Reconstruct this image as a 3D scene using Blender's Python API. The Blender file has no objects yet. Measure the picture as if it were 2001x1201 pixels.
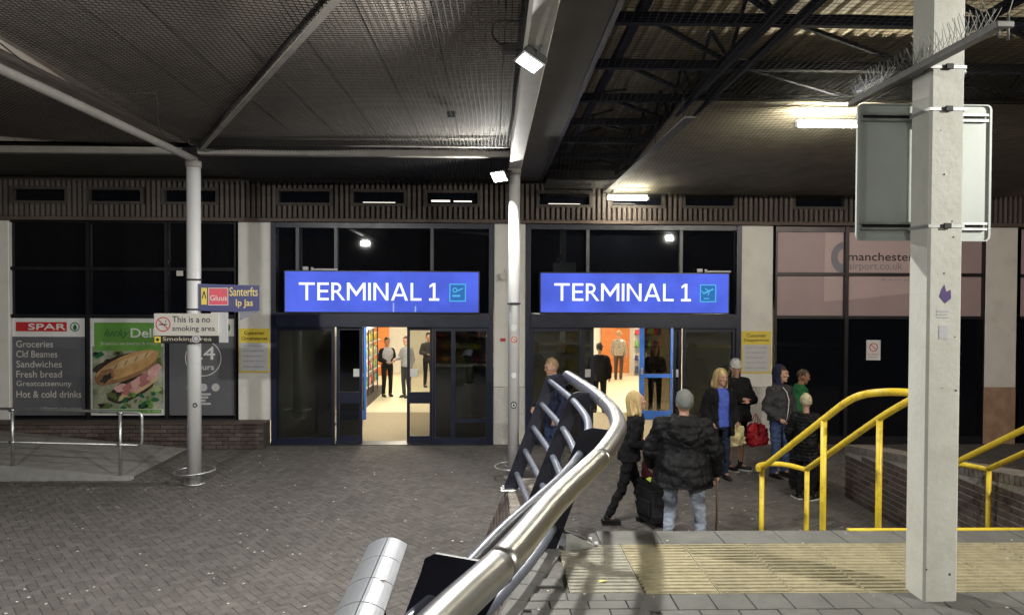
import bpy, bmesh, math, random
import numpy as np
from mathutils import Vector, Matrix, noise as mnoise

R = math.radians
rnd = random.Random(7)
scene = bpy.context.scene
COL = scene.collection

# ------------------------------------------------------------------ camera
CAM_Z = 2.86
yaw, pit, rol = R(1.55), R(-1.0), 0.0045
fw = Vector((math.sin(yaw) * math.cos(pit), math.cos(yaw) * math.cos(pit), math.sin(pit)))
r0 = Vector((math.cos(yaw), -math.sin(yaw), 0))
u0 = r0.cross(fw)
rt = r0 * math.cos(rol) + u0 * math.sin(rol)
up = u0 * math.cos(rol) - r0 * math.sin(rol)
cam_d = bpy.data.cameras.new('camera')
cam_d.lens = 26; cam_d.sensor_width = 36; cam_d.clip_end = 400; cam_d.clip_start = 0.05
cam = bpy.data.objects.new('camera', cam_d)
M = Matrix.Identity(4)
for i in range(3):
    M[i][0] = rt[i]; M[i][1] = up[i]; M[i][2] = -fw[i]
M[2][3] = CAM_Z
cam.matrix_world = M
COL.objects.link(cam)
scene.camera = cam

# ------------------------------------------------------------------ night sky, exposure
world = bpy.data.worlds.new('World'); scene.world = world; world.use_nodes = True
wn = world.node_tree
sky = wn.nodes.new('ShaderNodeTexSky'); sky.sky_type = 'NISHITA'; sky.sun_disc = False
sky.sun_elevation = R(-3); sky.sun_rotation = R(200)
wn.links.new(sky.outputs[0], wn.nodes['Background'].inputs[0])
wn.nodes['Background'].inputs[1].default_value = 0.05
vs = scene.view_settings
vs.view_transform = 'Standard'; vs.look = 'None'; vs.gamma = 1; vs.exposure = 0.78; vs.use_curve_mapping = False
scene.cycles.use_denoising = True
scene.cycles.max_bounces = 6
scene.cycles.transparent_max_bounces = 12
scene.cycles.sample_clamp_indirect = 4.0
scene.cycles.caustics_reflective = False; scene.cycles.caustics_refractive = False

# ------------------------------------------------------------------ materials
MATS = {}
def mat(name, c, rough=.6, metal=0., var=.15, scale=6., bump=0., bscale=40., c2=None, stain=0., stain_c=(.03, .028, .025),
        stain_scale=1.3, spec=.5, tint=0., stretch=(1, 1, 1), coords='pos', rvar=.1, emis=0., alpha=None):
    if name in MATS: return MATS[name]
    m = bpy.data.materials.new(name); m.use_nodes = True
    nt = m.node_tree; N = nt.nodes; L = nt.links
    b = N['Principled BSDF']
    b.inputs['Metallic'].default_value = metal
    b.inputs['Specular IOR Level'].default_value = spec
    if coords == 'pos':
        src = N.new('ShaderNodeNewGeometry').outputs['Position']
    else:
        src = N.new('ShaderNodeTexCoord').outputs['Object']
    mp = N.new('ShaderNodeMapping'); mp.inputs['Scale'].default_value = stretch
    L.new(src, mp.inputs[0]); src = mp.outputs[0]
    n1 = N.new('ShaderNodeTexNoise'); n1.inputs['Scale'].default_value = scale; n1.inputs['Detail'].default_value = 6; n1.inputs['Roughness'].default_value = .62
    L.new(src, n1.inputs['Vector'])
    if c2 is None:
        c2 = tuple(min(1, x * (1 + var) + var * .01) for x in c); c1 = tuple(x * (1 - var) for x in c)
    else: c1 = c
    rp = N.new('ShaderNodeValToRGB'); rp.color_ramp.elements[0].position = .3; rp.color_ramp.elements[1].position = .7
    rp.color_ramp.elements[0].color = (*c1, 1); rp.color_ramp.elements[1].color = (*c2, 1)
    L.new(n1.outputs['Fac'], rp.inputs[0])
    colour = rp.outputs[0]
    if stain > 0:
        n2 = N.new('ShaderNodeTexNoise'); n2.inputs['Scale'].default_value = stain_scale; n2.inputs['Detail'].default_value = 8; n2.inputs['Roughness'].default_value = .7
        L.new(src, n2.inputs['Vector'])
        r2 = N.new('ShaderNodeMapRange'); r2.inputs[1].default_value = .5; r2.inputs[2].default_value = .75; r2.inputs[4].default_value = stain
        L.new(n2.outputs['Fac'], r2.inputs[0])
        mx = N.new('ShaderNodeMix'); mx.data_type = 'RGBA'; mx.inputs[7].default_value = (*stain_c, 1)
        L.new(r2.outputs[0], mx.inputs[0]); L.new(colour, mx.inputs[6]); colour = mx.outputs[2]
    if tint > 0:
        at = N.new('ShaderNodeAttribute'); at.attribute_name = 'tint'
        oi = N.new('ShaderNodeObjectInfo')
        ad = N.new('ShaderNodeMath'); ad.operation = 'ADD'
        L.new(at.outputs['Fac'], ad.inputs[0]); L.new(oi.outputs['Random'], ad.inputs[1])
        fr = N.new('ShaderNodeMath'); fr.operation = 'FRACT'; L.new(ad.outputs[0], fr.inputs[0])
        mr = N.new('ShaderNodeMapRange'); mr.inputs[3].default_value = 1 - tint; mr.inputs[4].default_value = 1 + tint
        L.new(fr.outputs[0], mr.inputs[0])
        vm = N.new('ShaderNodeVectorMath'); vm.operation = 'SCALE'
        L.new(colour, vm.inputs[0]); L.new(mr.outputs[0], vm.inputs['Scale']); colour = vm.outputs[0]
    L.new(colour, b.inputs['Base Color'])
    rr = N.new('ShaderNodeMapRange'); rr.inputs[3].default_value = max(.02, rough - rvar); rr.inputs[4].default_value = min(1, rough + rvar)
    L.new(n1.outputs['Fac'], rr.inputs[0]); L.new(rr.outputs[0], b.inputs['Roughness'])
    if bump > 0:
        n3 = N.new('ShaderNodeTexNoise'); n3.inputs['Scale'].default_value = bscale; n3.inputs['Detail'].default_value = 5
        L.new(src, n3.inputs['Vector'])
        bp = N.new('ShaderNodeBump'); bp.inputs['Strength'].default_value = bump; bp.inputs['Distance'].default_value = .01
        L.new(n3.outputs['Fac'], bp.inputs['Height']); L.new(bp.outputs[0], b.inputs['Normal'])
    if emis > 0:
        L.new(colour, b.inputs['Emission Color']); b.inputs['Emission Strength'].default_value = emis
    MATS[name] = m
    return m

def emit(name, c, s):
    if name in MATS: return MATS[name]
    m = bpy.data.materials.new(name); m.use_nodes = True
    nt = m.node_tree; nt.nodes.remove(nt.nodes['Principled BSDF'])
    e = nt.nodes.new('ShaderNodeEmission'); e.inputs[0].default_value = (*c, 1); e.inputs[1].default_value = s
    nt.links.new(e.outputs[0], nt.nodes['Material Output'].inputs[0])
    MATS[name] = m
    return m

def glass(name, tr=(.3, .32, .36), refl=.06, rough=.01):
    if name in MATS: return MATS[name]
    m = bpy.data.materials.new(name); m.use_nodes = True
    nt = m.node_tree; N = nt.nodes; L = nt.links
    N.remove(N['Principled BSDF'])
    t = N.new('ShaderNodeBsdfTransparent'); t.inputs[0].default_value = (*tr, 1)
    g = N.new('ShaderNodeBsdfGlossy'); g.inputs['Roughness'].default_value = rough; g.inputs[0].default_value = (.9, .95, 1, 1)
    lw = N.new('ShaderNodeFresnel'); lw.inputs[0].default_value = 1.45
    ad = N.new('ShaderNodeMath'); ad.operation = 'ADD'; ad.inputs[1].default_value = refl - .03; ad.use_clamp = True
    L.new(lw.outputs[0], ad.inputs[0])
    mx = N.new('ShaderNodeMixShader')
    L.new(ad.outputs[0], mx.inputs[0]); L.new(t.outputs[0], mx.inputs[1]); L.new(g.outputs[0], mx.inputs[2])
    L.new(mx.outputs[0], N['Material Output'].inputs[0])
    MATS[name] = m
    return m

white_paint = mat('white_painted_render', (.66, .645, .61), .55, var=.05, scale=3, bump=.15, bscale=60, stain=.35, stain_c=(.38, .37, .34), stain_scale=2.2)
col_base = mat('pale_stone_base', (.52, .51, .49), .5, var=.15, scale=25, stain=.4, stain_c=(.3, .29, .27), stain_scale=5)
brown_stone = mat('brown_stone_base', (.34, .22, .15), .5, var=.25, scale=5, stain=.4, stain_c=(.2, .1, .06), stain_scale=3)
concrete_rib = mat('ribbed_concrete', (.09, .074, .067), .85, var=.3, scale=35, bump=.4, bscale=90, tint=.15)
concrete_dark = mat('dark_recess_concrete', (.05, .042, .038), .9, var=.2)
lintel_m = mat('brown_lintel', (.085, .06, .05), .7, var=.2)
frame_navy = mat('navy_aluminium', (.007, .01, .03), .35, var=.2, spec=.5)
frame_black = mat('black_aluminium', (.012, .012, .016), .35, var=.2)
frame_grey = mat('grey_window_bar', (.06, .065, .08), .4, var=.2)
blue_door = mat('bright_blue_door', (.035, .13, .52), .35, var=.08)
dark_glass = mat('dark_window_glass', (.004, .005, .008), .022, var=.1, spec=.35, rvar=.004)
door_glass = glass('tinted_door_glass', (.13, .14, .145), .06)
clear_glass = glass('clear_door_glass', (.75, .75, .72), .05)
lobby_glass = glass('lobby_glass', (.35, .33, .3), .05)
galv = mat('galvanised_steel', (.5, .51, .51), .42, metal=.85, var=.15, scale=18, bump=.05)
pole_paint = mat('pale_grey_pole_paint', (.55, .55, .56), .42, var=.06, scale=4, stain=.3, stain_c=(.35, .34, .33), stain_scale=4)
steel = mat('polished_steel', (.5, .495, .48), .34, metal=1., var=.06, scale=2.5, rvar=.03, stain=.35, stain_c=(.34, .32, .29), stain_scale=7)
tube_grey = mat('grey_enamelled_tube', (.11, .12, .155), .34, metal=.25, var=.12, scale=14)
plate_navy = mat('navy_painted_plate', (.003, .0036, .011), .5, var=.2)
alu = mat('satin_aluminium', (.3, .31, .335), .42, metal=.6, stain=.3, stain_c=(.2, .2, .2), stain_scale=6, var=.08, scale=9, stretch=(8, 1, 1))
dark_metal = mat('dark_steel', (.03, .03, .032), .5, metal=.3, var=.2)
yellow = mat('yellow_rail_paint', (.78, .57, .035), .4, var=.08, scale=7, bump=.08, bscale=30, stain=.7, stain_c=(.25, .14, .02), stain_scale=11)
pillar_m = mat('cream_painted_pillar', (.58, .58, .53), .5, var=.07, scale=6, bump=.2, bscale=40, stain=.55, stain_c=(.42, .4, .33), stain_scale=4.5)
signback = mat('pale_grey_sign_back', (.5, .54, .52), .45, var=.06, scale=5, metal=.1)
navy_truss = mat('navy_truss_paint', (.014, .017, .04), .75, var=.2, spec=.15)
deck_m = mat('corrugated_deck', (.42, .36, .26), .7, var=.2, scale=4, stain=.3)
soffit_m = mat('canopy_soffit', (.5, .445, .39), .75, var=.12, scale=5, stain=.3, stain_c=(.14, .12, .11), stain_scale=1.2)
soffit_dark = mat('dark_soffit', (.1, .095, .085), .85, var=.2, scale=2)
beam_m = mat('cream_beam', (.5, .485, .44), .6, var=.12, scale=8, bump=.2, stain=.4, stain_c=(.3, .28, .25), stain_scale=4)
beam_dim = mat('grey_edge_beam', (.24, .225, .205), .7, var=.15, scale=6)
net_m = mat('black_net_twine', (.018, .016, .014), .9, var=.2)
net_pale = mat('weathered_net_twine', (.09, .085, .075), .9, var=.2)
paver_m = mat('block_paver', (.115, .105, .1), .88, var=.25, scale=9, bump=.35, bscale=130, spec=.3, stain=.6, stain_c=(.07, .063, .058), stain_scale=.8, tint=.13)
joint_m = mat('paving_sand_joint', (.09, .083, .078), .95, var=.3, scale=30)
kerb_m = mat('pale_concrete', (.3, .295, .28), .8, var=.18, scale=8, bump=.3, bscale=70, stain=.4, stain_c=(.13, .12, .11), stain_scale=2)
ramp_m = mat('ramp_concrete', (.25, .235, .22), .85, var=.2, scale=5, bump=.2, bscale=80, stain=.4, stain_c=(.1, .09, .08), stain_scale=1.5)
tactile_m = mat('buff_tactile_slab', (.28, .245, .15), .85, var=.22, scale=14, bump=.4, bscale=100, stain=.75, stain_c=(.14, .12, .075), stain_scale=2.6, tint=.07)
slab_m = mat('grey_paving_slab', (.115, .112, .104), .85, var=.2, scale=12, bump=.4, bscale=90, stain=.5, stain_c=(.09, .085, .08), stain_scale=3, tint=.1)
brick_m = mat('dark_brown_brick', (.085, .062, .055), .8, var=.3, scale=20, bump=.4, bscale=110, tint=.3)
brick_pale = mat('worn_coping_brick', (.16, .14, .125), .85, var=.3, scale=16, bump=.4, bscale=110, tint=.2)
mortar_m = mat('pale_mortar', (.3, .29, .27), .9, var=.2, scale=25)
mortar_dark = mat('dark_mortar', (.05, .045, .04), .9, var=.2, scale=25)
floor_in = mat('interior_floor_tile', (.68, .6, .42), .35, var=.06, scale=2)
mat_in = mat('entrance_matting', (.3, .25, .17), .9, var=.15, scale=20)
wall_in = mat('interior_cream_wall', (.8, .77, .68), .7, var=.05)
orange_m = mat('orange_wood_panel', (.55, .17, .04), .45, var=.2, scale=2, stretch=(1, 1, 8))
sign_blue = emit('lit_blue_sign_face', (.095, .15, .8), .56)
nt = sign_blue.node_tree; em = [n for n in nt.nodes if n.type == 'EMISSION'][0]
nz = nt.nodes.new('ShaderNodeTexNoise'); nz.inputs['Scale'].default_value = 1.6; nz.inputs['Detail'].default_value = 4
gp_ = nt.nodes.new('ShaderNodeNewGeometry'); nt.links.new(gp_.outputs['Position'], nz.inputs['Vector'])
mr_ = nt.nodes.new('ShaderNodeMapRange'); mr_.inputs[1].default_value = .3; mr_.inputs[2].default_value = .7; mr_.inputs[3].default_value = .46; mr_.inputs[4].default_value = .68
nt.links.new(nz.outputs['Fac'], mr_.inputs[0]); nt.links.new(mr_.outputs[0], em.inputs[1])
sign_white = emit('lit_white_letters', (.9, .95, 1.0), .75)
sign_cyan = emit('lit_cyan_pictogram', (.1, .45, .8), .62)
sign_cyan_d = emit('lit_teal_pictogram_field', (.04, .18, .5), .55)
lamp_white = emit('floodlight_face', (.93, 1, .97), 40)
tube_lamp = emit('fluorescent_tube', (1, .95, .78), 90)
ceil_lamp = emit('ceiling_light_panel', (1, .92, .75), 46)
slot_lamp = emit('lit_slot_strip', (1, .93, .8), 1.2)
def paint(name, c, rough=.5, **k): return mat(name, c, rough, var=k.pop('var', .05), **k)
p_white = paint('print_white', (.7, .7, .69)); p_red = paint('print_red', (.5, .025, .03)); p_green = paint('print_green', (.13, .33, .06))
p_dgreen = paint('print_dark_green', (.01, .12, .05)); p_grey = paint('print_charcoal', (.115, .115, .13)); p_black = paint('print_black', (.012, .012, .014))
p_yellow = paint('print_yellow', (.72, .56, .06)); p_ltgrey = paint('print_light_grey', (.5, .5, .52)); p_navy = paint('print_navy', (.04, .045, .16))
p_pink = paint('print_pink_red', (.62, .07, .11)); p_cream = paint('print_cream', (.6, .53, .42)); p_text = paint('print_text_grey', (.2, .2, .24))
p_offwhite = paint('print_offwhite', (.56, .54, .5)); p_gold = paint('print_gold', (.7, .55, .2))
vinyl_pink = mat('lilac_window_vinyl', (.36, .27, .28), .4, var=.06, scale=2)
vinyl_pale = mat('pale_lilac_window_vinyl', (.48, .37, .37), .4, var=.05, scale=2)

# a side scene in which single objects are evaluated to meshes
TMP = bpy.data.scenes.new('evaluation')
def baked(ob):
    TMP.collection.objects.link(ob); vl = TMP.view_layers[0]; vl.update(); dg = vl.depsgraph; dg.update()
    me = bpy.data.meshes.new_from_object(ob.evaluated_get(dg)); TMP.collection.objects.unlink(ob)
    return me
# ------------------------------------------------------------------ mesh helpers
class MB:
    def __init__(s): s.v = []; s.f = []; s.m = []; s.sm = []
    def add(s, vs, fs, mi=0, smooth=False):
        o = len(s.v); s.v += [tuple(p) for p in vs]
        for f in fs: s.f.append([i + o for i in f]); s.m.append(mi); s.sm.append(smooth)
        return s
    def box(s, x0, x1, y0, y1, z0, z1, mi=0):
        return s.add([(x0, y0, z0), (x1, y0, z0), (x1, y1, z0), (x0, y1, z0), (x0, y0, z1), (x1, y0, z1), (x1, y1, z1), (x0, y1, z1)],
                     [(0, 3, 2, 1), (4, 5, 6, 7), (0, 1, 5, 4), (1, 2, 6, 5), (2, 3, 7, 6), (3, 0, 4, 7)], mi)
    def bbox(s, x0, x1, y0, y1, z0, z1, b=.004, mi=0):
        """box with a chamfered top edge and front corners"""
        bm = bmesh.new(); bmesh.ops.create_cube(bm, size=1)
        for v in bm.verts: v.co = Vector(((x0 + x1) / 2 + v.co.x * (x1 - x0), (y0 + y1) / 2 + v.co.y * (y1 - y0), (z0 + z1) / 2 + v.co.z * (z1 - z0)))
        bmesh.ops.bevel(bm, geom=bm.edges[:], offset=b, segments=1, affect='EDGES')
        bm.verts.index_update()
        s.add([v.co[:] for v in bm.verts], [[v.index for v in f.verts] for f in bm.faces], mi); bm.free(); return s
    def bar(s, p0, p1, w, d=None, mi=0, upv=(0, 0, 1)):
        p0 = Vector(p0); p1 = Vector(p1); d = d or w
        t = (p1 - p0).normalized(); a = t.cross(Vector(upv))
        if a.length < 1e-3: a = t.cross(Vector((1, 0, 0)))
        a.normalize(); b = a.cross(t)
        vs = [p + a * (w / 2) * i + b * (d / 2) * j for p in (p0, p1) for i, j in ((-1, -1), (1, -1), (1, 1), (-1, 1))]
        return s.add(vs, [(0, 1, 2, 3), (7, 6, 5, 4), (0, 4, 5, 1), (1, 5, 6, 2), (2, 6, 7, 3), (3, 7, 4, 0)], mi)
    def tube(s, pts, r, n=10, mi=0, caps=True, closed=False, rad=None):
        pts = [Vector(p) for p in pts]; k = len(pts); vs = []; fs = []
        prev = None
        for i, p in enumerate(pts):
            if closed: t = pts[(i + 1) % k] - pts[i - 1]
            else: t = pts[min(i + 1, k - 1)] - pts[max(i - 1, 0)]
            t.normalize()
            if prev is None:
                a = t.cross(Vector((0, 0, 1)))
                if a.length < 1e-3: a = t.cross(Vector((1, 0, 0)))
            else: a = prev - t * prev.dot(t)
            a.normalize(); prev = a; b = t.cross(a); rr = rad[i] if rad else r
            vs += [p + (a * math.cos(q) + b * math.sin(q)) * rr for q in [2 * math.pi * j / n for j in range(n)]]
        m = k if closed else k - 1
        for i in range(m):
            i2 = (i + 1) % k
            for j in range(n): fs.append((i * n + j, i * n + (j + 1) % n, i2 * n + (j + 1) % n, i2 * n + j))
        s.add(vs, fs, mi, True)
        if caps and not closed:
            o = len(s.v) - k * n
            s.f.append([o + j for j in range(n)][::-1]); s.m.append(mi); s.sm.append(False)
            s.f.append([o + (k - 1) * n + j for j in range(n)]); s.m.append(mi); s.sm.append(False)
        return s
    def cyl(s, p0, p1, r, n=14, mi=0): return s.tube([p0, p1], r, n, mi)
    def ell(s, c, r, mi=0, nu=14, nv=10, rot=None):
        vs = []; fs = []
        for i in range(nv + 1):
            t = math.pi * i / nv
            for j in range(nu):
                q = 2 * math.pi * j / nu
                p = Vector((r[0] * math.sin(t) * math.cos(q), r[1] * math.sin(t) * math.sin(q), r[2] * math.cos(t)))
                if rot: p = rot @ p
                vs.append(Vector(c) + p)
        for i in range(nv):
            for j in range(nu): fs.append((i * nu + j, (i + 1) * nu + j, (i + 1) * nu + (j + 1) % nu, i * nu + (j + 1) % nu))
        return s.add(vs, fs, mi, True)
    def rc(s, p0, p1, ra, rb, n=12, sx=1., mi=0):
        """round ended tapered capsule"""
        p0 = Vector(p0); p1 = Vector(p1); t = (p1 - p0); Ln = max(t.length, 1e-4); t /= Ln
        pts = []; rad = []
        for a in (.12, .45, .8): pts.append(p0 - t * ra * math.cos(a * 1.5708)); rad.append(ra * math.sin(a * 1.5708))
        for q in (0, .33, .66, 1): pts.append(p0.lerp(p1, q)); rad.append(ra + (rb - ra) * q)
        for a in (.8, .45, .12): pts.append(p1 + t * rb * math.cos(a * 1.5708)); rad.append(rb * math.sin(a * 1.5708))
        return s.tube(pts, 1, n, mi, True, False, rad)
    def loft(s, rings, n=20, mi=0, p=2.3):
        """rings of (centre, rx, ry): horizontal superellipses, capped"""
        vs = []; fs = []
        for c, rx, ry in rings:
            for j in range(n):
                q = 2 * math.pi * j / n; cs, sn = math.cos(q), math.sin(q)
                vs.append((c[0] + rx * math.copysign(abs(cs) ** (2 / p), cs), c[1] + ry * math.copysign(abs(sn) ** (2 / p), sn), c[2]))
        k = len(rings)
        for i in range(k - 1):
            for j in range(n): fs.append((i * n + j, i * n + (j + 1) % n, (i + 1) * n + (j + 1) % n, (i + 1) * n + j))
        fs.append(list(range(n))[::-1]); fs.append([(k - 1) * n + j for j in range(n)])
        return s.add(vs, fs, mi, True)
    def prism(s, poly, axis, a0, a1, mi=0):
        """extrude a 2-D polygon along an axis: 'x' poly=(y,z), 'y' poly=(x,z), 'z' poly=(x,y)"""
        def P(q, a): return {'x': (a, q[0], q[1]), 'y': (q[0], a, q[1]), 'z': (q[0], q[1], a)}[axis]
        n = len(poly)
        vs = [P(q, a0) for q in poly] + [P(q, a1) for q in poly]
        fs = [list(range(n))[::-1], list(range(n, 2 * n))] + [(i, (i + 1) % n, n + (i + 1) % n, n + i) for i in range(n)]
        return s.add(vs, fs, mi)
    def disc(s, c, r, n=20, mi=0, ax='y', r2=None):
        """flat disc or ring facing -Y (ax y) or up (ax z)"""
        def P(q, rr):
            a, b = rr * math.cos(q), rr * math.sin(q)
            return (c[0] + a, c[1], c[2] + b) if ax == 'y' else (c[0] + a, c[1] + b, c[2])
        qs = [2 * math.pi * j / n for j in range(n)]
        if r2 is None: return s.add([P(q, r) for q in qs], [list(range(n))], mi)
        return s.add([P(q, r) for q in qs] + [P(q, r2) for q in qs], [(j, (j + 1) % n, n + (j + 1) % n, n + j) for j in range(n)], mi)
    def mesh(s, name, mats):
        me = bpy.data.meshes.new(name); me.from_pydata(s.v, [], s.f)
        for m in (mats if isinstance(mats, (list, tuple)) else [mats]): me.materials.append(m)
        me.polygons.foreach_set('material_index', s.m); me.polygons.foreach_set('use_smooth', s.sm)
        bm = bmesh.new(); bm.from_mesh(me); bmesh.ops.recalc_face_normals(bm, faces=bm.faces[:]); bm.to_mesh(me); bm.free()
        me.update(); return me
    def build(s, name, mats, parent=None, loc=None, rz=0):
        return link(name, s.mesh(name, mats), parent, loc, rz)

def link(name, me, parent=None, loc=None, rz=0):
    o = bpy.data.objects.new(name, me); COL.objects.link(o)
    if parent: o.parent = parent
    if loc is not None: o.location = loc
    if rz: o.rotation_euler.z = rz
    return o
def tag(o, label=None, cat=None, group=None, kind=None):
    if label: o['label'] = label
    if cat: o['category'] = cat
    if group: o['group'] = group
    if kind: o['kind'] = kind
    return o
def empty(name, loc=(0, 0, 0), rz=0):
    o = bpy.data.objects.new(name, None); COL.objects.link(o); o.location = loc; o.rotation_euler.z = rz; o.empty_display_size = .2
    return o
def part(name, m, parent, fn): b = MB(); fn(b); return b.build(name, m, parent)
def pbox(name, m, parent, *a): return MB().box(*a).build(name, m, parent)

_TXT = {}
def text(body, m, parent, x0, x1, z0, z1, y, name='lettering', fit='both', bold=0., shear=0., align='l', thick=.002):
    """flat lettering facing -Y inside the rectangle x0..x1, z0..z1"""
    cu = bpy.data.curves.new('txt', 'FONT'); cu.body = body; cu.size = 1; cu.shear = shear; cu.resolution_u = 4
    ob = bpy.data.objects.new('txt', cu)
    me = baked(ob)
    bpy.data.objects.remove(ob); bpy.data.curves.remove(cu)
    n = len(me.vertices); co = np.empty(n * 3); me.vertices.foreach_get('co', co); co = co.reshape(-1, 3)
    mn, mx = co.min(0), co.max(0)
    sx = (x1 - x0) / (mx[0] - mn[0]); sz = (z1 - z0) / (mx[1] - mn[1])
    if fit == 'h': sx = min(sz * 1.0, sx)
    w = (mx[0] - mn[0]) * sx
    ox = x0 if align == 'l' else (x0 + x1 - w) / 2
    out = np.empty_like(co)
    out[:, 0] = ox + (co[:, 0] - mn[0]) * sx; out[:, 1] = y; out[:, 2] = z0 + (co[:, 1] - mn[1]) * sz
    me.vertices.foreach_set('co', out.ravel()); me.materials.clear(); me.materials.append(m); me.name = name
    me.update()
    if bold:   # heavier strokes: the same outline laid again, slightly shifted
        dlt = bold * (z1 - z0) * 1.3; fs = [list(p.vertices) for p in me.polygons]; vs = []; ff = []
        for k, (dx, dz) in enumerate(((0, 0), (dlt, 0), (-dlt, 0), (0, dlt), (0, -dlt))):
            o_ = len(vs); q = out.copy(); q[:, 0] += dx; q[:, 2] += dz; q[:, 1] -= .0002 * k; vs += q.tolist(); ff += [[i + o_ for i in f] for f in fs]
        bpy.data.meshes.remove(me); me = bpy.data.meshes.new(name); me.from_pydata(vs, [], ff); me.materials.append(m)
    return link(name, me, parent)

def stroke_letters(body, m, parent, x0, x1, z0, z1, y, th=.006, w=.128):
    """sans serif capitals built from strokes, one object for each letter"""
    H = 1.; D = {'T': .78, 'E': .56, 'R': .64, 'M': .92, 'I': w, 'N': .74, 'A': .84, 'L': .54, '1': .5, ' ': .12}
    tot = sum(D[c] for c in body) + .13 * (len(body) - 1); sx = (x1 - x0) / tot; sz = z1 - z0; cx = 0.
    for c in body:
        d = D[c]; s = MB()
        def P(*pts): s.prism([(x0 + (cx + a) * sx, z0 + b * sz) for a, b in pts], 'y', y, y + th)
        def B(a, b, e, f): P((a, e), (b, e), (b, f), (a, f))
        t = w * sx / sz * .93
        if c == 'T': B(0, d, 1 - t, 1); B(d / 2 - w / 2, d / 2 + w / 2, 0, 1 - t)
        if c == 'E': B(0, w, 0, 1); B(w, d, 0, t); B(w, d * .94, .45, .45 + t); B(w, d, 1 - t, 1)
        if c == 'L': B(0, w, 0, 1); B(w, d, 0, t)
        if c == 'I': B(0, w, 0, 1)
        if c == 'N': B(0, w, 0, 1); B(d - w, d, 0, 1); P((w, 1), (w, 1 - t * 1.5), (d - w, 0), (d - w, t * 1.5))
        if c == 'M': B(0, w, 0, 1); B(d - w, d, 0, 1); P((w, 1), (w, 1 - t * 1.9), (d / 2, .22), (d / 2, .22 + t * 1.9)); P((d - w, 1), (d / 2, .22 + t * 1.9), (d / 2, .22), (d - w, 1 - t * 1.9))
        if c == 'A': P((0, 0), (w * 1.06, 0), (d / 2, .86), (d / 2 + .04, 1), (d / 2 - .08, 1)); P((d, 0), (d / 2 + .08, 1), (d / 2 - .04, 1), (d / 2, .86), (d - w * 1.06, 0)); B(.24, d - .24, .24, .24 + t * .95)
        if c == '1': B(d / 2 - w / 2, d / 2 + w / 2, t, 1); B(0, d, 0, t); P((d / 2 - w / 2, 1), (.02, .86), (.02, .86 - t), (d / 2 - w / 2, 1 - t * 1.1))
        if c == 'R':
            B(0, w, 0, 1); ro, ri = .285, .285 - t; kx = sz / sx * .95; mx = w + .12
            B(w, mx, 1 - t, 1); B(w, mx, 1 - 2 * ro, 1 - 2 * ro + t)
            for k in range(8):
                a0, a1 = -math.pi / 2 + math.pi * k / 8, -math.pi / 2 + math.pi * (k + 1) / 8
                P(*[(mx + r * kx * math.cos(a), 1 - ro + r * math.sin(a)) for r, a in ((ro, a0), (ro, a1), (ri, a1), (ri, a0))])
            P((d * .38, 1 - 2 * ro), (d * .38 + w * 1.1, 1 - 2 * ro), (d + .04, 0), (d + .04 - w * 1.15, 0))
        if s.v: s.build('letter', m, parent)
        cx += d + .13

def copies(name, me, parent, places, scl=None):
    for i, (p, rot) in enumerate(places):
        o = bpy.data.objects.new(name, me); COL.objects.link(o); o.parent = parent; o.location = p
        if rot: o.rotation_euler = rot

# ================================================================== GROUND
g = MB().box(-120, 120, -120, 120, -.3, -.014).build('ground', joint_m); tag(g, kind='structure')
plaza = MB().box(-11, 11.5, 4.6, 14.19, -.0135, -.0055).build('plaza_pavement', joint_m); tag(plaza, kind='structure')

def paver_mesh(L, W, H=.03, b=.006, name='paving_block', m=paver_m):
    s = MB(); l, w = L / 2, W / 2
    vs = [(-l, -w, -H), (l, -w, -H), (l, w, -H), (-l, w, -H), (-l, -w, -b), (l, -w, -b), (l, w, -b), (-l, w, -b),
          (-l + b, -w + b, 0), (l - b, -w + b, 0), (l - b, w - b, 0), (-l + b, w - b, 0)]
    fs = [(8, 9, 10, 11)] + [(i, (i + 1) % 4, 4 + (i + 1) % 4, 4 + i) for i in range(4)] + [(4 + i, 4 + (i + 1) % 4, 8 + (i + 1) % 4, 8 + i) for i in range(4)]
    return vs, fs
PU = .088
pv, pf = paver_mesh(2 * PU - .0045, PU - .0045, .03, .0035)
blocks = []
ang = R(40)
ca, sa = math.cos(ang), math.sin(ang)
for i in range(-170, 262):
    for j in range(-262, 170):
        v = (i - j) % 4
        if v == 0: cx, cy, rz = (i + 1) * PU, (j + .5) * PU, 0.
        elif v == 2: cx, cy, rz = (i + .5) * PU, (j + 0.) * PU, math.pi / 2
        else: continue
        x = cx * ca - cy * sa; y = cx * sa + cy * ca
        y += 6.0
        if not (5.0 < y < 14.08): continue
        if x < -.76 * y + .2 or x > .78 * y + .3: continue
        if x > .0 and y < 6.6: continue
        if x < -5.5 and y > 11.42: continue
        if x < -4.0 and y > 13.64: continue
        blocks.append((x, y, rz + ang))
blocks.sort(key=lambda b: b[1] / max(.3, 1) + (0 if b[0] < 0 else 3))
bm_me = MB(); bm_me.add(pv, pf); bme = bm_me.mesh('paving_block', paver_m)
for (x, y, rz) in blocks[:290]:
    o = bpy.data.objects.new('paving_block', bme); COL.objects.link(o); o.parent = plaza
    o.location = (x, y, rnd.uniform(-.002, .0015)); o.rotation_euler = (rnd.uniform(-.008, .008), rnd.uniform(-.008, .008), rz + rnd.uniform(-.012, .012))
pva = np.array(pv); rest = blocks[290:]
V = []; T = []
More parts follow.
